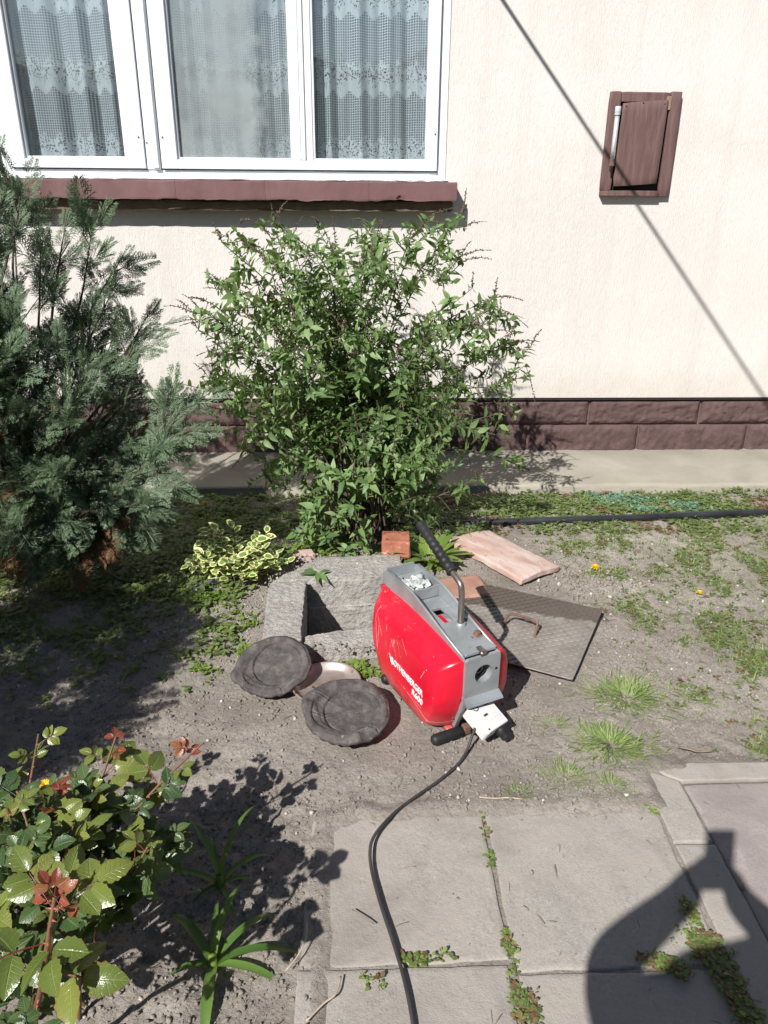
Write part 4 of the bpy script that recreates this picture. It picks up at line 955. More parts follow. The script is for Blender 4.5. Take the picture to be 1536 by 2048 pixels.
for (x0, z0, x1, z1, y) in ((.35, .42, .86, .33, 3.42), (-.3, .46, -.66, .57, 3.32), (.3, .5, .66, .52, 3.4)):    # bare side branches with a leaf cluster
    sp_ = spline([(.1*x0, y, z0-.25), (x0, y-.02, z0), ((x0+x1)/2, y-.03, (z0+z1)/2+.06), (x1, y, z1)], 6); tubes.append(tube(sp_, .0035, 5, False)); add_leafy(sp_[-9:-2], .002, .04, .075, .0)
items = [q for q in items if not (q[0][1, 3] < 3.26 and q[0][0, 3] > .06 and q[0][2, 3] < .34)]
stems_obj('stems', tubes, M_bark, bud)
stems_obj('dry_flower_spikes', spikes, surf('dry_brown_flowers', [(.3, (.075, .048, .036)), (.7, (.16, .115, .09))], 30, .95), bud, kind='stuff')
scatter('leaf', 'foliage', bud, items, T_bud, [L_bud], 300)
print('shrub leaves', len(items))

# ---- conifers: flat feathery sprays
def spray_t(seed, nb=8, ns=3, wid=.016):
    R = np.random.default_rng(seed); V, F = [], []
    def blade(p, d, L, w):
        d = d/np.linalg.norm(d); s = np.array([d[1], -d[0], 0]); n = len(V); zt = R.uniform(-.03, .03)*L*6
        V.extend([p, p+d*L*.45+s*w+np.array([0, 0, zt*.4+.25*w]), p+d*L+np.array([0, 0, zt]), p+d*L*.45-s*w+np.array([0, 0, zt*.4+.25*w])])
        F.extend([(n, n+1, n+2), (n, n+2, n+3)])
    def axis(t): return np.array([.05*math.sin(t*4+seed), t, 0])
    blade(axis(0), np.array([0, 1, 0.]), 1.02, .012)
    for i in range(nb):
        t = .06+.88*i/nb
        for sd in (-1, 1):
            p = axis(t+sd*.02); L = (.46*(1-t)**.7+.10)*R.uniform(.8, 1.15); a = math.radians(R.uniform(38, 52)); d = np.array([sd*math.sin(a), math.cos(a), R.uniform(-.12, .12)])
            blade(p, d, L, wid*1.0)
            for k in range(ns):
                tt = .22+.66*k/ns
                for s2 in (-1, 1):
                    q = p+d*L*(tt+.04*s2); b = math.radians(R.uniform(30, 44))*s2; dd = np.array([d[0]*math.cos(b)-d[1]*math.sin(b), d[0]*math.sin(b)+d[1]*math.cos(b), d[2]+R.uniform(-.15, .15)])
                    blade(q, dd, L*(.44*(1-tt)+.13)*R.uniform(.8, 1.2), wid*.85)
    V = np.array(V); V[:, 2] += -.10*V[:, 1]**2-.25*V[:, 0]**2
    return V, np.array(F), np.zeros(len(F), int)
T_con = {k: spray_t(k+1) for k in range(4)}
con = empty('conifer', (-1.42, 3.12, 0), label='blue green feathery conifer beside the house at the left', cat='conifer'); bpy.context.view_layer.update()
citems, ctubes, bitems = [], [], []
cbase = np.array([-1.42, 3.12, 0])
tr = spline([cbase, cbase+[.02, .02, .6], cbase+[-.02, 0, 1.2], cbase+[.02, .02, 2.0]], 6); ctubes.append(tube(tr, [.040*(1-.8*i/(len(tr)-1)) for i in range(len(tr))], 8))
def wpix(px, py, y):
    d = cf*1540+cr*(px-768)-cu*(py-1024); t = y/d[1]; return CAM+d*t
LIMBS = [(-1.30, 3.2, 1.70), (-1.24, 3.2, 1.56), (-1.10, 3.25, 1.47), (-1.02, 3.3, 1.44), (-1.16, 3.1, 1.38), (-.92, 3.3, 1.31), (-.93, 3.2, 1.22), (-.83, 3.3, 1.10), (-.86, 3.2, 1.03), (-.90, 3.3, .93), (-1.0, 3.1, 1.16),
         (-1.08, 2.9, 1.10), (-.84, 3.0, .84), (-.655, 2.92, .79), (-.70, 2.9, .68), (-.76, 2.82, .60), (-.80, 2.72, .48), (-.86, 2.88, .40), (-.90, 2.86, .46), (-1.00, 2.78, .50), (-1.12, 2.72, .44), (-.98, 2.88, .34), (-1.20, 2.72, .40),
         (-1.24, 2.62, .62), (-1.18, 2.7, .84), (-1.02, 2.75, .80), (-.98, 2.9, .98), (-1.3, 2.75, 1.0), (-1.36, 2.85, 1.28), (-1.25, 2.95, 1.36), (-1.5, 2.8, 1.5), (-1.6, 2.7, 1.1), (-1.65, 2.6, .7), (-1.5, 2.5, .4), (-1.8, 3.0, 1.3), (-1.85, 3.1, .9), (-1.8, 2.8, .5),
         (-1.4, 3.5, 1.5), (-1.2, 3.55, 1.0), (-1.1, 3.6, .7), (-1.6, 3.55, 1.1), (-1.0, 3.45, .5), (-1.45, 3.1, 1.9), (-1.55, 3.0, 1.8), (-1.05, 2.68, .62), (-1.28, 2.66, .46), (-.90, 2.95, .72), (-.93, 2.85, .56), (-1.30, 2.80, 1.12), (-1.34, 2.80, .92), (-1.30, 2.72, .78), (-1.38, 2.90, 1.42), (-1.32, 3.0, 1.50), (-1.40, 2.78, .60), (-1.42, 2.84, 1.05), (-1.30, 2.86, 1.24), (-1.44, 2.88, 1.30), (-1.22, 2.84, 1.04), (-1.36, 2.90, 1.52)]
for (x, y, z) in LIMBS:
    e = np.array([x, y, z]); z0 = max(.05, min(1.5, z*.45-.10)); b0 = cbase+[0, 0, z0]; h = e-b0
    pth = spline([b0, b0+h*np.array([.42, .42, .30])+rvec(.03), b0+h*np.array([.75, .75, .68])+rvec(.03), e], 7); n = len(pth)
    ctubes.append(tube(pth, [.011*(1-.85*i/(n-1)) for i in range(n)], 5, False))
    Lh = np.linalg.norm(h); hi = z > .95 and not (x < -1.2 and y < 2.96)
    for k in range(int((2+3.2*Lh) if hi else (4+6.8*Lh))):                              # side branchlets, each a fan of sprays
        t = (.40 if hi else .22)+(.58 if hi else .74)*NR.random(); i = min(n-2, int(t*(n-1))); p = pth[i]+(pth[i+1]-pth[i])*(t*(n-1)-i); dm = unit(pth[min(i+1, n-1)]-pth[max(i-1, 0)])
        sd = unit(np.cross(dm, rvec())+np.array([0, -.25, .1])); d = unit(dm*NR.uniform(.5, 1.0)+sd*NR.uniform(.5, 1.1)+np.array([0, 0, .12 if hi else -.22]))
        Lb = NR.uniform(.08, .22)*(1.15-.55*t); q = [p, p+d*Lb*.5+rvec(.006), p+d*Lb+np.array([0, 0, -.02])]
        ctubes.append(tube(q, [.003, .0022, .0012], 4, False))
        nm = unit(np.array([0, -.55, .9])+rvec(.45)); side = np.cross(d, nm); dry = NR.random() < .30 and t < .50
        for m, (tt, sg) in enumerate(((.35, 1), (.5, -1), (.68, 1), (.82, -1), (1.0, 0))):
            if NR.random() < .10: continue
            ds = unit(d*1.0+side*sg*NR.uniform(.5, .9)+rvec(.10)+np.array([0, 0, -.06])); L = NR.uniform(.075, .135)*(1.15-.25*t)*(1.25 if sg == 0 else 1)
            (bitems if dry else citems).append((basis(p+d*Lb*tt, ds, unit(nm+rvec(.22)), L), int(NR.integers(0, 4))))
    for k in range(7):
        t = .72+.28*k/6; i = min(n-2, int(t*(n-1))); dm = unit(pth[i+1]-pth[i]); citems.append((basis(pth[i], unit(dm+rvec(.35)), np.array([0, -.6, .8])+rvec(.3), NR.uniform(.07, .12)), int(NR.integers(0, 4))))
stems_obj('trunk', ctubes, M_bark, con)
merged('dry_foliage', bitems, T_con, [L_brown], con, False, np.array(con.matrix_world.inverted()), kind='stuff')
scatter('spray', 'foliage', con, citems, T_con, [L_con], 300, False)
print('sprays', len(citems))
# ---- rounded conifer standing just outside the left edge; it throws the broad shade on the soil
con2 = empty('rounded_conifer', (-1.75, 1.42, 0), label='dense rounded dark conifer bush outside the left edge of the bed', cat='conifer'); bpy.context.view_layer.update()
it2 = []
c2 = np.array([-1.75, 1.42, .70])
for k in range(1500):
    u_ = unit(rvec()); rr = NR.uniform(.55, 1.0)**.5*(1+.10*math.sin(7*u_[0]+5*u_[2])); p = c2+u_*np.array([.46, .46, .62])*rr
    if p[2] < .08: continue
    it2.append((basis(p, unit(u_+np.array([0, 0, .5])+rvec(.35)), rvec(), NR.uniform(.12, .20)), int(NR.integers(0, 4))))
V, F = tube([(0, 0, 0), (.01, 0, .5), (0, 0, 1.1)], [.04, .03, .008], 8); obj('trunk', V, F, M_bark, con2)
merged('crown', it2, T_con, [L_con2], con2, False, np.array(con2.matrix_world.inverted()), kind='stuff')

# ---- variegated euonymus at the corner of the chamber
eu = empty('variegated_shrub', (-.455, 2.98, 0), label='small shrub with cream edged green leaves beside the concrete chamber', cat='shrub'); bpy.context.view_layer.update()
def varieg_t(rows, fold, droop):
    n = len(rows); V, F, mi = [], [], []
    for i, w in enumerate(rows):
        t = i/(n-1); wi = w*.62 if 0 < i < n-1 else w*.2; z = -droop*t*t
        for x in (-w, -wi, 0, wi, w): V.append((x, t, z+fold*abs(x)))
    for i in range(n-1):
        for k in range(4):
            a = 5*i+k; F += [(a, a+1, a+6), (a, a+6, a+5)]; m = 1 if (k in (0, 3) or i == n-2 or i == 0) else 0; mi += [m, m]
    return np.array(V, float), np.array(F), np.array(mi)
T_eu = {0: varieg_t([.03, .20, .29, .30, .21, .02], .25, .2), 1: varieg_t([.03, .22, .32, .29, .18, .02], .1, .35)}
eit, etb = [], []
for k in range(58):
    a = NR.uniform(0, 6.28); r_ = NR.uniform(.02, .155); b0 = np.array([-.495, 2.97, 0])+[.06*math.cos(a), .05*math.sin(a), 0]; h_ = NR.uniform(.08, .20)*(1.25-r_*2.2)
    e = b0+np.array([r_*math.cos(a), r_*math.sin(a)*.75, h_]); pth = spline([b0, (b0+e)/2+[0, 0, .02], e], 4); etb.append(tube(pth, .002, 4, False))
    for q in range(8):
        t = .35+.65*q/7; p = pth[min(len(pth)-1, int(t*(len(pth)-1)))]; o = unit([math.cos(q*1.9+a), math.sin(q*1.9+a), .55]); eit.append((basis(p, o+rvec(.2), np.array([0, -.35, 1])+rvec(.25), NR.uniform(.034, .054)), q % 2))
stems_obj('stems', etb, M_twig, eu); scatter('leaf', 'foliage', eu, eit, T_eu, [L_eug, L_euc], 300)

# ---- rose bush in the near left corner
rose = empty('rose_bush', (-.62, 1.10, 0), label='rose bush with glossy green leaves and red young shoots in the near corner', cat='rose bush'); bpy.context.view_layer.update()
def leaflet(R, rows, droop=.25, fold=.22):
    n = 11; V, F = [], []
    for i in range(n):
        t = i/(n-1); w = np.interp(t, [0, .15, .4, .65, .85, 1], rows)*(1+(.10 if i % 2 else -.08)); z = -droop*t*t
        V += [(-w, t-.02*(i % 2), z+fold*w), (-w*.5, t, z+fold*w*.42), (0, t, z), (w*.5, t, z+fold*w*.42), (w, t-.02*(i % 2), z+fold*w)]
    for i in range(n-1):
        for k in range(4): a = 5*i+k; F += [(a, a+1, a+6), (a, a+6, a+5)]
    return np.array(V, float), F
ROSE_UV = []; LUV = np.array([(u_, i/10) for i in range(11) for u_ in (-1, -.5, 0, .5, 1)])
def rose_leaf(nl, seed, tipscale=1.0):
    """compound leaf: paired leaflets on a thin rachis, unit length"""
    R = np.random.default_rng(seed); Vs, Fs, mi, Us, n = [], [], [], [], 0
    def put(V, F, m):
        nonlocal n
        Vs.append(V); Us.append(LUV if m == 0 else np.tile([.5, .1], (len(V), 1)))
        for f in F:
            if len(f) == 4: Fs.extend([(f[0]+n, f[1]+n, f[2]+n), (f[0]+n, f[2]+n, f[3]+n)]); mi.extend([m, m])
            else: Fs.append(tuple(i+n for i in f)); mi.append(m)
        n += len(V)
    pairs = (nl-1)//2; rl = .28+.20*pairs
    put(*tube([(0, 0, 0), (0, rl*.5, .02), (0, rl, 0)], .011, 4, False), 1)
    spots = [((0, rl, 0), 0, .50)]
    for k in range(pairs):
        t = rl*(1-.42*(k+.55)/max(1, pairs)*1.1)
        spots += [((0, t, 0), s*math.radians(R.uniform(58, 76)), .45-.05*k) for s in (-1, 1)]
    for p, a, L in spots:
        V, F = leaflet(R, [.06, .28, .36, .33, .20, .01], R.uniform(.1, .4), R.uniform(.05, .35)); V = V*L*R.uniform(.9, 1.1)
        b = R.uniform(-.5, .5); V = np.column_stack([V[:, 0]*math.cos(b)+V[:, 2]*math.sin(b), V[:, 1], -V[:, 0]*math.sin(b)+V[:, 2]*math.cos(b)])
        V = np.column_stack([V[:, 0]*math.cos(a)+V[:, 1]*math.sin(a), -V[:, 0]*math.sin(a)+V[:, 1]*math.cos(a), V[:, 2]]); put(V+np.array(p)+(np.array([math.sin(a), math.cos(a), 0])*.03), F, 0)
    ROSE_UV.append(np.concatenate(Us)); return np.concatenate(Vs), np.array(Fs), np.array(mi)
T_rose = {k: rose_leaf([5, 5, 3, 5, 3][k], 40+k) for k in range(5)}
rit = {'g': [], 'y': [], 'r': []}; rtubes, thorn = [], []
rb = np.array([-.62, 1.12, 0])
RT = [(-.73, 1.46, .42, 'y'), (-.54, 1.42, .44, 'r'), (-.345, 1.42, .42, 'r'), (-.62, 1.24, .44, 'r'), (-.72, 1.30, .40, 'g'), (-.46, 1.30, .36, 'g'), (-.42, 1.18, .36, 'y'), (-.56, 1.18, .42, 'y'), (-.40, 1.27, .30, 'g'), (-.62, 1.10, .44, 'g'), (-.80, 1.15, .45, 'g'), (-.86, 1.35, .40, 'g'),
      (-.37, 1.30, .28, 'g'), (-.52, 1.05, .36, 'g'), (-.70, 1.0, .40, 'y'), (-.465, .90, .52, 'r'), (-.50, 1.12, .30, 'g'), (-.80, 1.42, .34, 'y'), (-.64, 1.36, .36, 'g'), (-.47, 1.40, .32, 'y'), (-.88, 1.0, .40, 'g'), (-.60, .86, .40, 'g'), (-.52, .80, .34, 'g'), (-.74, .86, .36, 'g'), (-.56, 1.30, .40, 'y'), (-.68, 1.18, .47, 'y')]
for (x, y, z, kd) in RT:
    e = np.array([x, y, z]); b0 = rb+np.array([NR.uniform(-.06, .06), NR.uniform(-.06, .06), 0]); h = e-b0
    pth = spline([b0, b0+h*np.array([.3, .3, .5])+rvec(.02), b0+h*np.array([.7, .7, .85])+rvec(.012), e], 6); n = len(pth)
    rtubes.append(tube(pth, [.0050-.0026*i/(n-1) for i in range(n)], 6, False))
    for q in range(10):
        i = int(NR.integers(2, n-1)); o = unit(np.cross(pth[i+1 if i+1 < n else i]-pth[i-1], rvec())); thorn.append(tube([pth[i], pth[i]+o*.008], [.0022, .0003], 4, False))
    m = 9
    for q in range(m):
        t = .40+.60*q/(m-1); i = min(n-2, int(t*(n-1))); p = pth[i]; dm = unit(pth[i+1]-pth[i]); a = q*2.4+x*9
        o = unit(np.array([math.cos(a), math.sin(a), .30])+dm*.35); young = t > .90; kk = 'g'
        if young: kk = 'r' if kd == 'r' else ('y' if kd == 'y' else 'g')
        elif t > .70 and kd in 'ry': kk = 'y'
        sz = NR.uniform(.078, .112)*(1.0 if t < .85 else .58); nm = np.array([-.2, -.35, 1.0])+rvec(.28)
        rit[kk].append((basis(p, o, nm, sz), int(NR.integers(0, 5))))
# the tall near shoot with its big glossy leaves
pth = spline([(-.60, .98, 0), (-.56, .90, .25), (-.50, .84, .42), (-.478, .86, .52), (-.470, .885, .57)], 6); rtubes.append(tube(pth, [.0062-.0030*i/(len(pth)-1) for i in range(len(pth))], 8, False))
for q in range(26):
    i = int(NR.integers(4, len(pth)-2)); o = unit(np.cross(pth[i+1]-pth[i-1], rvec())); thorn.append(tube([pth[i], pth[i]+o*.011], [.0030, .0003], 4, False))
for (t, dx, dy, dz, sz, kk, v) in ((.60, .9, -.25, .15, .145, 'y', 2), (.72, -.8, -.4, .1, .135, 'y', 2), (.80, .3, -.8, .0, .12, 'y', 4), (.88, .7, .4, .3, .11, 'y', 1), (.92, -.6, .5, .5, .10, 'y', 0), (.97, .8, .1, .9, .055, 'r', 2), (1.0, -.5, .3, 1.0, .050, 'r', 4), (1.0, .1, .6, 1.2, .045, 'r', 4)):
    rit[kk].append((basis(pth[min(len(pth)-1, int(t*(len(pth)-1)))], (dx, dy, dz), np.array([-.1, -.25, 1]), sz), v))
stems_obj('canes', rtubes, surf('rose_cane', [(.3, (.075, .085, .03)), (.7, (.19, .062, .042))], 5, .5), rose); stems_obj('thorns', thorn, surf('rose_thorn', [(.3, (.30, .06, .04)), (.7, (.42, .13, .08))], 9, .5), rose, kind='stuff')
for kk, mt in (('g', L_rose), ('y', L_rosey), ('r', L_roser)):
    scatter('leaf', 'foliage', rose, rit[kk], T_rose, [mt, L_roser if kk != 'g' else L_rose], 300, uvs=ROSE_UV)

# ---- strap-leaved plants between the roses and the paving
def strap(name, x, y, leaves, label):
    o = empty(name, (x, y, 0), label=label, cat='plant', group='strap leaved plants in the bed')
    for (a, L, lift, w) in leaves:
        n = 12; V, F = [], []; p = np.array([0, 0, 0.0]); el = lift; d2 = np.array([math.cos(a), math.sin(a)])
        for i in range(n):
            t = i/(n-1); ww = .74*w*(.75+.5*math.sin(min(1, t*1.6)*1.57)*.6)*(1-t**3.2)+.0006; s = np.array([-d2[1], d2[0], 0])
            V += [p-s*ww+[0, 0, .35*ww], p, p+s*ww+[0, 0, .35*ww]]
            p = p+np.array([d2[0]*math.cos(el), d2[1]*math.cos(el), math.sin(el)])*L/n; el -= (.9+.5*lift)/n*1.35
        for i in range(n-1): k = 3*i; F += [(k, k+1, k+4, k+3), (k+1, k+2, k+5, k+4)]
        obj('leaf', V, F, L_lily, o)
    V, F = tube([(0, 0, -.02), (0, 0, .03)], [.014, .009], 8); obj('leaf_base', V, F, L_light, o)
strap('strap_leaved_plant', -.335, 1.395, ((2.2, .24, 1.35, .0085), (1.15, .26, 1.4, .008), (1.9, .16, 1.2, .008), (3.05, .22, .75, .011), (.5, .17, .95, .010), (.2, .10, .6, .008), (3.8, .10, .5, .007), (5.2, .12, .6, .008)), 'strap leaved green plant next to the rose bush, farther from the camera')
strap('strap_leaved_plant', -.318, 1.185, ((2.35, .20, .85, .016), (1.25, .22, 1.35, .011), (.75, .21, .75, .013), (.15, .24, .55, .013), (-.25, .22, .40, .013), (4.75, .22, .45, .017), (1.6, .17, 1.3, .010), (3.3, .12, .5, .010)), 'strap leaved green plant next to the rose bush, nearest the camera')

# ---- broad-leaved weed behind the machine, sprig and stone on the chamber
bw = empty('broad_leaved_weed', (.35, 3.14, 0), label='light green broad leaved weed behind the grip of the red machine', cat='plant'); bpy.context.view_layer.update()
T_bw = {0: leaf_t([.03, .12, .17, .16, .09, .01], .25, .45), 1: leaf_t([.04, .07, .085, .08, .05, .005], .3, .30)}; bl = []
for k in range(26):
    a = k*2.4; bl.append((basis((.35+.03*math.cos(a), 3.14+.05*math.sin(a), .01), (math.cos(a)*.8, math.sin(a)*.8, .45+.7*NR.random()), (-math.cos(a), -math.sin(a), 1), NR.uniform(.09, .17)), k % 2))
scatter('leaf', 'foliage', bw, bl, T_bw, [L_light], 300)
sg = empty('leaf_sprig', (-.155, 2.90, .06), label='picked green leaf sprig lying on the concrete chamber', cat='sprig'); bpy.context.view_layer.update()
sgl = [(basis((-.155+dx, 2.90+dy, .072), (ax, ay, az), (.2, -.5, 1), L_), 0) for dx, dy, ax, ay, az, L_ in ((0, 0, .6, -.8, .15, .075), (0, 0, -1, -.1, .25, .07), (-.01, .01, -.8, .5, .2, .06), (.01, 0, .9, .3, .3, .05), (0, 0, .1, -1, .05, .06))]
scatter('leaf', 'foliage', sg, sgl, T_bw, [L_bud], 300)
V, F = rough_block([(-.045, -.03), (.05, -.032), (.045, .03), (-.05, .026)], 0, .04, 10, 8, 6, .005, 20, .010, 441)
obj('field_stone', V, F, M_terra, M=Matrix.Translation((-.225, 3.165, .0))@Matrix.Rotation(.2, 4, 'Z'), label='small pinkish stone in the weeds behind the concrete chamber', cat='stone')

# ================================================================== WEEDS, GRASS, CLODS
T_g = {0: None}
def blade_t(bend):
    V, F = [], []
    for i, w in enumerate([.026, .030, .020, .002]):
        t = i/3; V += [(-w, t*(1-.25*bend*t), -bend*t*t*.45), (w, t*(1-.25*bend*t), -bend*t*t*.45)]
    for i in range(3): a = 2*i; F += [(a, a+1, a+3), (a, a+3, a+2)]
    return np.array(V, float), np.array(F), np.zeros(len(F), int)
T_g = {0: blade_t(.2), 1: blade_t(.8), 2: blade_t(1.4)}
T_w = {0: leaf_t([.05, .28, .36, .30, .03], .2, .2), 1: leaf_t([.04, .16, .22, .16, .02], .2, .4)}
def free(x, y):
    """not under slabs, plate, machine, chamber or on the apron"""
    if y > 3.965: return False
    if -.10 < x < .81 and y < 1.61: return False
    if x > .82 and y < 1.79: return False
    if -.37 < x < .23 and 2.33 < y < 3.12: return False
    q = np.array([x-.602, y-2.548]); c_, s_ = math.cos(-pa), math.sin(-pa); lx, ly = q[0]*c_-q[1]*s_, q[0]*s_+q[1]*c_
    if abs(lx) < .31 and abs(ly) < .26: return False
    q = np.array([x-.688, y-3.152]); c_, s_ = math.cos(-ta), math.sin(-ta); lx, ly = q[0]*c_-q[1]*s_, q[0]*s_+q[1]*c_
    if abs(lx) < .24 and abs(ly) < .12: return False
    if (x+.27)**2+(y-2.27)**2 < .15**2 or (x+.02)**2+(y-2.02)**2 < .155**2 or (x+.1)**2+(y-2.18)**2 < .12**2: return False
    return True
_GZ = gz.reshape(ny, nx)
def gz1(x, y):
    i = min(max(int(np.searchsorted(xs, x))-1, 0), nx-2); j = min(max(int(np.searchsorted(ys, y))-1, 0), ny-2); return float(_GZ[j, i])
def grow_blade(L, x, y, h, spread=.5, z=None, az=None):
    a = NR.uniform(0, 6.28) if az is None else az; d = np.array([math.cos(a)*spread*NR.uniform(.3, 1.4), math.sin(a)*spread*NR.uniform(.3, 1.4), 1.0])
    L.append((basis((x, y, (gz1(x, y) if z is None else z)-.004), unit(d), np.array([-d[0], -d[1], .6]), h*NR.uniform(.6, 1.3)), int(NR.integers(0, 3))))
def rosette(L, x, y, size, n, lift=.5, z=None):
    zz = (gz1(x, y) if z is None else z)+.003; a0 = NR.uniform(0, 6.28)
    for k in range(n):
        a = a0+6.28*k/n+NR.normal(0, .3); e = NR.uniform(.1, 1.0)*lift; L.append((basis((x+NR.normal(0, size*.35), y+NR.normal(0, size*.35), zz+abs(NR.normal(0, size*.35))), (math.cos(a), math.sin(a), e), (-.3*math.cos(a), -.3*math.sin(a), 1), size*NR.uniform(.6, 1.25)), int(NR.integers(0, 2))))
# individual grass tufts on the bare soil
TUFTS = [(.92, 2.12, .105, 230, .062, 'wide bright grass tuft on bare soil right of the steel plate'), (.79, 1.87, .085, 190, .060, 'grass tuft on bare soil between the machine and the kerb corner'), (.61, 1.735, .065, 110, .042, 'flat pale grass tuft at the far edge of the paving slabs'),
         (.63, 1.97, .040, 60, .036, 'small grass tuft close to the machine shadow'), (.735, 1.69, .045, 60, .036, 'yellowish weed tuft beside the corner of the concrete kerb'), (.46, 1.675, .030, 40, .034, 'tiny grass tuft at the slab joint near the cable')]
for (x, y, r, n, h, lab) in TUFTS:
    o = empty('grass_tuft', (x, y, 0), label=lab, cat='grass tuft', group='grass tufts on the bare soil'); bpy.context.view_layer.update()
    L = []
    for k in range(int(n*5.0)):
        q = NR.normal(0, .5, 2)*r; grow_blade(L, x+q[0]*1.25, y+q[1]*1.0, h*.85, .9+2.6*min(1.2, np.hypot(*q)/r), None, math.atan2(q[1], q[0])+NR.normal(0, .5))
    merged('blades', L, T_g, [L_grass], o, False, np.array(o.matrix_world.inverted()), kind='stuff')
G1, W1, W2, W3, S1 = [], [], [], [], []
PATCH = [(1.3, 2.76, .22), (1.54, 2.97, .25), (1.37, 3.13, .22), (1.76, 3.22, .28), (1.60, 2.55, .25), (1.36, 2.17, .20), (1.33, 1.95, .13), (1.40, 2.6, .18), (1.12, 2.95, .14), (1.62, 3.28, .25), (1.45, 3.40, .22), (1.30, 1.85, .10), (1.95, 2.8, .35), (1.9, 2.3, .35), (1.15, 2.12, .10), (2.1, 3.3, .3), (1.15, 3.25, .15), (1.5, 2.35, .16), (1.75, 2.0, .25)]
def dens(x, y): return sum(math.exp(-(((x-a)**2+(y-b)**2)/(r*r))) for a, b, r in PATCH)
pts = np.column_stack([NR.uniform(.6, 2.4, 30000), NR.uniform(1.8, 3.55, 30000)])
nz = fbm(np.column_stack([pts*7, np.zeros(len(pts))]), 3, 88); nz2 = fbm(np.column_stack([pts*3, np.zeros(len(pts))]), 2, 188)
for (x, y), q, q2 in zip(pts, nz, nz2):
    d = min(1.6, dens(x, y))*(.10+3.4*max(0, q+.06))
    if NR.random() < d*.80 and free(x, y):
        r_ = NR.random()
        if r_ < .66:
            for _ in range(4): grow_blade(G1, x+NR.normal(0, .007), y+NR.normal(0, .007), NR.uniform(.024, .048), 1.8)
        elif r_ < .97: rosette(W1, x, y, NR.uniform(.008, .015), 5, .5)
        else: rosette(W2, x, y, .014, 5, .5)
# band of low weeds between the apron and the hose
pts = np.column_stack([NR.uniform(.25, 2.5, 15000), NR.uniform(3.40, 3.97, 15000)]); nz = fbm(np.column_stack([pts*6, np.zeros(len(pts))]), 3, 91); nz2 = fbm(np.column_stack([pts*4, np.zeros(len(pts))]), 3, 97)
for (x, y), q, q2 in zip(pts, nz, nz2):
    w = math.exp(-((y-3.78)/.16)**2)*(1.1 if x < 1.9 else .7)+.35*math.exp(-((y-3.45)/.08)**2)
    if NR.random() < w*(.30+.9*max(0, q+.1)) and free(x, y):
        if q2 > .16: rosette(W2, x, y, .016, 4, .7)
        elif NR.random() < .30: grow_blade(G1, x, y, NR.uniform(.03, .055), .8)
        else: rosette(W1, x, y, NR.uniform(.015, .026), 5, .7)
for (a, b, rx, ry) in ((1.46, 3.83, .17, .08), (1.78, 3.75, .13, .055), (1.55, 3.70, .1, .03)):
    for k in range(520 if rx > .15 else 320):
        x, y = a+NR.normal(0, .5)*rx, b+NR.normal(0, .5)*ry
        if y < 3.97: rosette(S1, x, y, .015, 5, 1.5)
# left: ground cover under the conifer and shrub, sparse grass in the shade
pts = np.column_stack([NR.uniform(-2.1, .5, 26000), NR.uniform(1.95, 3.97, 26000)]); nz = fbm(np.column_stack([pts*4.5, np.zeros(len(pts))]), 3, 93); nz2 = fbm(np.column_stack([pts*5, np.zeros(len(pts))]), 3, 99)
for (x, y), q, q2 in zip(pts, nz, nz2):
    edge = 2.72+.42*max(0, x+.95)
    w = smooth(edge-.10, edge+.22, np.array(y))*(.95 if x < -.42 else .75)+.34*smooth(2.0, 2.5, np.array(y))*(x < -.45)
    if y > 3.7: w *= .7
    if NR.random() < float(w)*(.32+1.1*max(0, q+.08)) and free(x, y):
        r_ = NR.random()
        if r_ < .34: grow_blade(G1, x, y, NR.uniform(.03, .06), .8)
        elif q2 > .22: rosette(W3, x, y, NR.uniform(.014, .024), 5, .9)
        else: rosette(W1, x, y, NR.uniform(.016, .030), 5, .9)
for (a, b, r_, n) in ((-1.12, 2.92, .15, 150), (-.60, 2.80, .10, 90), (-.72, 2.88, .12, 70), (-.16, 3.34, .12, 160), (-.22, 3.22, .08, 80), (.36, 3.24, .06, 40), (.37, 3.10, .07, 70), (-.52, 2.55, .06, 14), (-.40, 2.62, .05, 14), (-.38, 2.42, .05, 30), (-.05, 2.30, .10, 70), (.02, 2.27, .07, 40), (-.52, 2.28, .05, 14), (.30, 2.95, .04, 25)):
    for k in range(n):
        x, y = a+NR.normal(0, .6)*r_, b+NR.normal(0, .6)*r_*.7
        if free(x, y): rosette(W3, x, y, NR.uniform(.014, .022), 5, 1.0)
# in the paving joints
for (a, b, rx, ry, n, zz) in ((.347, 1.56, .006, .05, 9, .0), (.346, 1.44, .006, .02, 10, .0), (.346, 1.21, .010, .03, 22, .0), (.343, 1.08, .014, .05, 40, .0), (.362, 1.05, .018, .03, 26, .004), (.14, 1.176, .045, .008, 30, .004), (.79, 1.27, .012, .04, 30, .006), (.780, 1.19, .034, .030, 75, .006), (.80, 1.12, .026, .05, 120, .006), (.81, 1.03, .022, .05, 120, .006), (.67, 1.150, .035, .012, 45, .006), (.70, 1.125, .025, .015, 30, .006), (.822, 1.60, .006, .06, 8, .004), (.04, 1.14, .03, .02, 6, .006)):
    for k in range(n):
        x, y = a+NR.normal(0, .6)*rx, b+NR.normal(0, .6)*ry; rosette([W1, W1, W3, W2][int(NR.integers(0, 4))], x, y, NR.uniform(.007, .013), 5, .8, zz)
merged('grass', G1, T_g, [L_grass], smooth=False, label='short sparse grass growing over the bare soil', cat='grass', kind='stuff')
merged('low_weeds', W1, T_w, [L_weed], label='low green weeds covering the soil by the house', cat='weeds', kind='stuff')
merged('reddish_weeds', W2, T_w, [L_weedr], label='low reddish weeds along the concrete apron', cat='weeds', kind='stuff')
merged('bright_weeds', W3, T_w, [L_light], label='bright green small weeds and moss in joints and bed edges', cat='weeds', kind='stuff')
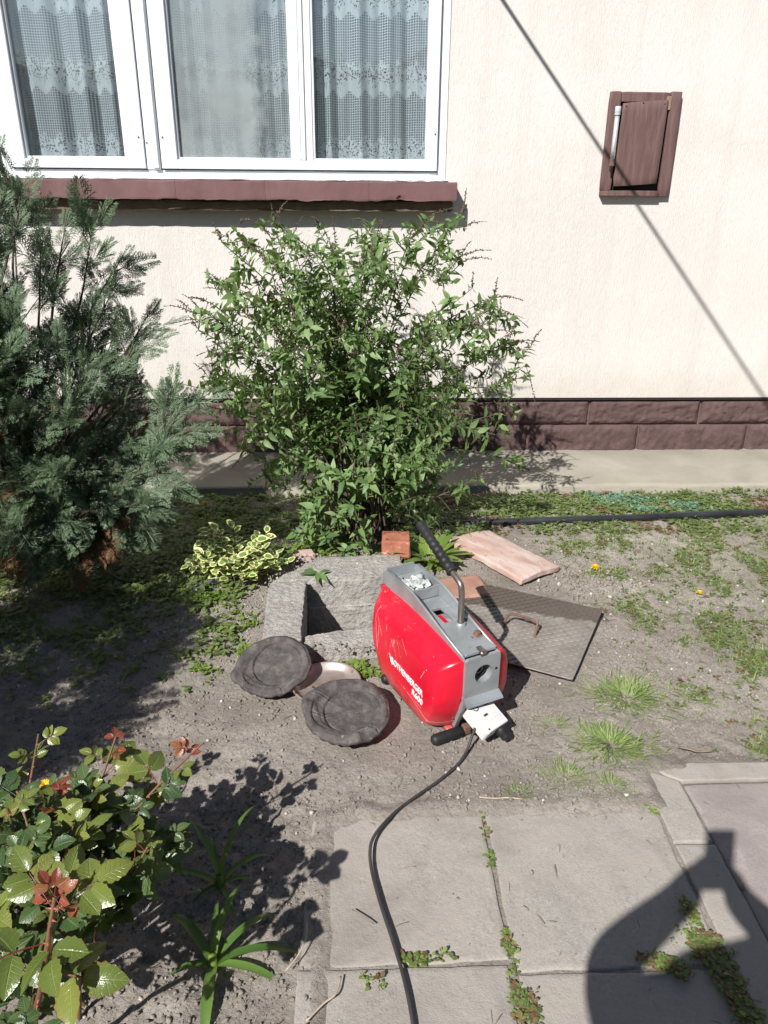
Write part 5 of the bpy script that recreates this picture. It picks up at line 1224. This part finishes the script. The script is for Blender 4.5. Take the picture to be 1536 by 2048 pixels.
merged('stonecrop', S1, T_w, [L_sedum], label='blue green stonecrop mat beside the concrete apron', cat='ground cover', kind='stuff')
# violet flowers in the ground cover
vf = []
for (a, b, n) in ((-1.05, 3.02, 10), (-1.16, 3.05, 6), (-.98, 2.92, 5), (-.70, 2.86, 4), (-.12, 3.34, 8), (-.2, 3.26, 6), (-.62, 2.82, 3)):
    for k in range(n): rosette(vf, a+NR.normal(0, .06), b+NR.normal(0, .05), .010, 5, .6, .035+abs(NR.normal(0, .02)))
merged('violet_flowers', vf, T_w, [M_violet], label='tiny violet flowers in the ground cover', cat='flowers', kind='stuff')
# yellow dandelions
for (x, y, z, s, lab) in ((1.072, 3.005, .03, .021, 'single yellow dandelion on bare soil right of the terracotta slab'), (-.745, 3.62, .10, .014, 'yellow flower in the shade under the conifer'), (-.80, 1.58, .16, .020, 'yellow flower beside the rose bush at the left edge'), (1.46, 2.80, .012, .014, 'yellowish flower low in the grass patch at the right')):
    o = empty('dandelion', (x, y, 0), label=lab, cat='flower', group='yellow flowers'); bpy.context.view_layer.update(); L = []
    for k in range(34):
        a = k*2.4; e = .15+1.3*(k/34)**1.2; L.append((basis((x, y, z), (math.cos(a)*1, math.sin(a), e), (-math.cos(a), -math.sin(a), 1), s*(1.05-.35*k/34)), 1))
    merged('petals', L, T_w, [M_yellow], o, False, np.array(o.matrix_world.inverted()), kind='stuff'); V, F = tube([(0, 0, -.01), (0, 0, z)], .0018, 5); obj('stalk', V, F, L_light, o)

# ---- clods, crumbs and pebbles
def rock_t(seed):
    p = (1+5**.5)/2; V = np.array([(-1, p, 0), (1, p, 0), (-1, -p, 0), (1, -p, 0), (0, -1, p), (0, 1, p), (0, -1, -p), (0, 1, -p), (p, 0, -1), (p, 0, 1), (-p, 0, -1), (-p, 0, 1)], float)/1.9
    F = np.array([(0, 11, 5), (0, 5, 1), (0, 1, 7), (0, 7, 10), (0, 10, 11), (1, 5, 9), (5, 11, 4), (11, 10, 2), (10, 7, 6), (7, 1, 8), (3, 9, 4), (3, 4, 2), (3, 2, 6), (3, 6, 8), (3, 8, 9), (4, 9, 5), (2, 4, 11), (6, 2, 10), (8, 6, 7), (9, 8, 1)])
    R = np.random.default_rng(seed); V = V*R.uniform(.65, 1.2, (12, 1)); V[:, 2] *= .75; return V, F, np.zeros(20, int)
T_r = {k: rock_t(k) for k in range(6)}
cl, pb = [], []
xy = np.column_stack([NR.uniform(-1.4, 1.9, 62000), NR.uniform(.7, 3.4, 62000)]); nz = fbm(np.column_stack([xy*2.6, np.zeros(len(xy))]), 3, 66); hz = gh(xy[:, 0], xy[:, 1])
for (x, y), q, h in zip(xy, nz, hz):
    w = .45+.9*q+(.25 if x < .05 else 0)+.9*math.exp(-(((x-1.02)/.22)**2+((y-2.90)/.12)**2))+(.4 if (x < -.05 and y < 1.7) else 0)
    if NR.random() > w: continue
    if not free(x, y) and not (-.37 < x < .23 and y > 2.3): 
        if NR.random() > .02 or y > 1.6: continue
        h = .004
    if -.22 < x < .17 and 2.40 < y < 2.95: continue
    if -.37 < x < .23 and 2.33 < y < 3.12: h = .05
    s = .0020+.0066*NR.random()**3.4+(.008*NR.random()**3 if math.exp(-(((x-1.02)/.25)**2+((y-2.90)/.14)**2)) > .4 else 0)
    A = NR.normal(0, 1, (3, 3)); Q, _ = np.linalg.qr(A); M_ = np.eye(4); M_[:3, :3] = Q*s*NR.uniform(.7, 1.3, 3); M_[:3, 3] = (x, y, h+s*.25)
    (pb if NR.random() < .045 else cl).append((M_, int(NR.integers(0, 6))))
merged('soil_clods', cl, T_r, [MS], label='crumbly grey brown soil clods scattered over the ground', cat='soil', kind='stuff', smooth=False)
merged('pebbles', pb, T_r, [surf('pale_pebble', [(.3, (.30, .27, .24)), (.7, (.52, .49, .45))], 30, .8)], label='small pale pebbles scattered on the soil', cat='pebbles', kind='stuff', smooth=False)
# bits of straw and dead leaf lying about
dl = []
for k in range(2600):
    x, y = NR.uniform(-1.3, 1.9), NR.uniform(.9, 3.3)
    if not free(x, y) and NR.random() > .12: continue
    a = NR.uniform(0, 6.28); zz = gz1(x, y)+.004 if free(x, y) else .018
    dl.append((basis((x, y, zz), (math.cos(a), math.sin(a), NR.normal(0, .15)), (NR.normal(0, .2), 0, 1), NR.uniform(.012, .045)), int(NR.integers(0, 3))))
merged('dry_litter', dl, T_g, [leafmat('dry_litter', [(.2, (.13, .10, .07)), (.6, (.25, .20, .14)), (.9, (.42, .36, .27))], .9, .1, (.4, .3, .2))], smooth=False, label='bits of straw and dead grass lying on the ground', cat='litter', kind='stuff')
# countable twigs
for (pts_, r_, mt, lab) in (([(.345, 1.648, .02), (.385, 1.640, .022), (.43, 1.643, .02), (.465, 1.636, .02)], .0018, M_straw, 'pale straw stalk lying across the joint above the slabs'),
        ([(.99, 1.845, .012), (1.02, 1.825, .018), (1.04, 1.82, .014), (1.09, 1.822, .014)], .003, M_twig, 'short dark twig on the soil above the kerb'),
        ([(-.105, 1.04, .018), (-.07, 1.075, .02), (-.045, 1.095, .02), (-.035, 1.135, .018)], .0022, M_straw, 'forked pale stalk on the near left slab'),
        ([(-.155, 1.15, .02), (-.13, 1.18, .028), (-.115, 1.22, .03), (-.115, 1.27, .016)], .0018, M_straw, 'curved pale stalk at the edge of the bed'),
        ([(-.01, 1.30, .018), (.02, 1.275, .02), (.04, 1.26, .018)], .0016, M_twig, 'thin twig beside the cable on the slab')):
    c = np.array(pts_[0]); obj('twig', *tube(spline([np.array(p)-c for p in pts_], 4), r_, 6), mt, M=Matrix.Translation(c), label=lab, cat='twig')

# ================================================================== HEDGES ADDED OUT OF VIEW TO BLOCK LOW SKY LIGHT (behind and left of the camera; the panes mirror them)
def hedge(x0, x1, y0, y1, h, seed, label):
    o = empty('sky_block_hedge', ((x0+x1)/2, (y0+y1)/2, 0), label=label, cat='hedge', group='added hedges out of view'); bpy.context.view_layer.update()
    U, F = box_grid(lin(24, .02), lin(8, .05), lin(12, .05)); P = np.array([x0, y0, 0])+U*np.array([x1-x0, y1-y0, h]); P[:, 2] += np.where(U[:, 2] > .9, .7*fbm(P*np.array([.9, .9, .1]), 3, seed), 0); P = P+vfbm(P*1.6, 3, seed)*.22
    obj('inner_mass', P-np.array(o.location), F, flat('hedge_inner', (.012, .018, .010), .95), o)
    L = []; n = int(620*((x1-x0)+(y1-y0)))
    for k in range(n):
        i = int(NR.integers(0, len(F))); q = P[F[i]].mean(0)+rvec(.14); L.append((basis(q, rvec(), rvec()+np.array([0, 0, .6]), NR.uniform(.07, .15)), int(NR.integers(0, 3))))
    merged('leaves', L, T_bud, [L_bud], o, True, np.array(o.matrix_world.inverted()), kind='stuff')
hedge(-9, 9, -9.2, -7.8, 3.6, 610, 'tall green hedge added behind the photographer to block low sky light')
hedge(-8.4, -7.0, -7.0, 3.5, 3.0, 620, 'unseen green hedge added left of the conifer to block low sky light')

# ================================================================== THE PHOTOGRAPHER (behind the camera; the shadow falls on the paving)
def person():
    J = {'pel': (-.03, -.30, .98, .150), 'abd': (-.07, -.28, 1.10, .185), 'che': (-.07, -.27, 1.25, .195), 'upc': (.02, -.26, 1.38, .090), 'nec': (.13, -.24, 1.54, .058), 'hd0': (.15, -.22, 1.67, .085), 'hd1': (.16, -.225, 1.76, .098), 'hd2': (.165, -.23, 1.84, .074),
         'shl': (-.27, -.26, 1.36, .085), 'ell': (-.21, -.07, 1.31, .060), 'wrl': (-.045, -.020, 1.425, .040), 'shr': (.24, -.26, 1.40, .075), 'elr': (.27, -.10, 1.26, .056), 'wrr': (.075, -.025, 1.42, .040),
         'hil': (-.13, -.30, .90, .105), 'knl': (-.14, -.28, .50, .072), 'anl': (-.15, -.32, .09, .045), 'tol': (-.16, -.18, .035, .038), 'hir': (.07, -.30, .90, .105), 'knr': (.09, -.28, .50, .072), 'anr': (.10, -.32, .09, .045), 'tor': (.12, -.18, .035, .038)}
    E = [('pel', 'abd'), ('abd', 'che'), ('che', 'upc'), ('upc', 'nec'), ('nec', 'hd0'), ('hd0', 'hd1'), ('hd1', 'hd2'), ('upc', 'shl'), ('shl', 'ell'), ('ell', 'wrl'), ('upc', 'shr'), ('shr', 'elr'), ('elr', 'wrr'), ('pel', 'hil'), ('hil', 'knl'), ('knl', 'anl'), ('anl', 'tol'), ('pel', 'hir'), ('hir', 'knr'), ('knr', 'anr'), ('anr', 'tor')]
    fing = {'l': ('wrl', (-.034, -.022, 1.490), (1, .25)), 'r': ('wrr', (.052, -.022, 1.480), (-1, .25))}
    for s, (w, palm, _) in fing.items():
        J['pa'+s] = (*palm, .036); E.append((w, 'pa'+s)); sx_ = 1 if s == 'l' else -1
        for k, (dz, L) in enumerate(((.030, .050), (.012, .056), (-.006, .052), (-.022, .042))):
            J[f'f{s}{k}a'] = (palm[0]-sx_*.004, palm[1]-.010, palm[2]+dz, .0095); J[f'f{s}{k}b'] = (palm[0]+sx_*.004, palm[1]-.022, palm[2]+dz+.006, .0085); J[f'f{s}{k}c'] = (palm[0]+sx_*L*.55, palm[1]-.024, palm[2]+dz+.010, .0075)
            E += [('pa'+s, f'f{s}{k}a'), (f'f{s}{k}a', f'f{s}{k}b'), (f'f{s}{k}b', f'f{s}{k}c')]
        J[f't{s}a'] = (palm[0]+sx_*.006, palm[1]+.004, palm[2]+.030, .010); J[f't{s}b'] = (palm[0]+sx_*.014, palm[1]+.002, palm[2]+.052, .008); E += [('pa'+s, f't{s}a'), (f't{s}a', f't{s}b')]
    names = list(J); c = np.array([0, -.30, 0]); me = bpy.data.meshes.new('person'); me.from_pydata([tuple(np.array(J[n][:3])-c) for n in names], [(names.index(a), names.index(b)) for a, b in E], [])
    me.materials.append(M_cloth)
    o = link('person', me, None, Matrix.Translation(c), label='person in dark clothes holding up a phone, seen by the shadow on the paving', cat='person')
    sk = o.modifiers.new('skin', 'SKIN'); sub = o.modifiers.new('sub', 'SUBSURF'); sub.levels = 1; sub.render_levels = 2
    for i, n in enumerate(names):
        v = me.skin_vertices[0].data[i]; v.radius = (J[n][3], J[n][3]*(.78 if n in ('che', 'abd', 'pel', 'upc') else 1)); v.use_root = (n == 'pel')
    U, F = box_grid(lin(8), lin(8), lin(8)); q = (U-.5)*2; q = q/np.linalg.norm(q, axis=1, keepdims=True)
    h = q*np.array([.104, .112, .11])+np.array([.162, -.245, 1.785])-c; h = h+vfbm(h*30, 2, 4)*.006; obj('hair', h, F, M_hair, o, True)
    f = q*np.array([.078, .072, .105])+np.array([.155, -.172, 1.725])-c; obj('face', f, F, M_skin, o, True)
    for e_ in (-.033, .033): obj('eye', q*.011+np.array([.155+e_, -.106, 1.745])-c, F, M_letter, o, True)
    obj('nose', q*np.array([.013, .020, .024])+np.array([.155, -.098, 1.710])-c, F, M_skin, o, True)
    obj('mouth', q*np.array([.024, .006, .007])+np.array([.155, -.104, 1.672])-c, F, L_roser, o, True)
person()
V, F = box(-.039, .039, -.0045, .0045, -.125, .037, .003)
ph = obj('phone', V, F, M_phone, M=Matrix.Translation((0.008, -.030, 1.600))@Matrix.Rotation(-YAW, 4, 'Z')@Matrix.Rotation(-.25, 4, 'X'), label='black phone held up in both hands, seen by its shadow on the pink slab', cat='phone')
V, F = lathe([(0, .0058), (.007, .0058), (.007, .004)], 16, 'y', (.0, 0, .0)); obj('lens', V, F, M_black, ph)
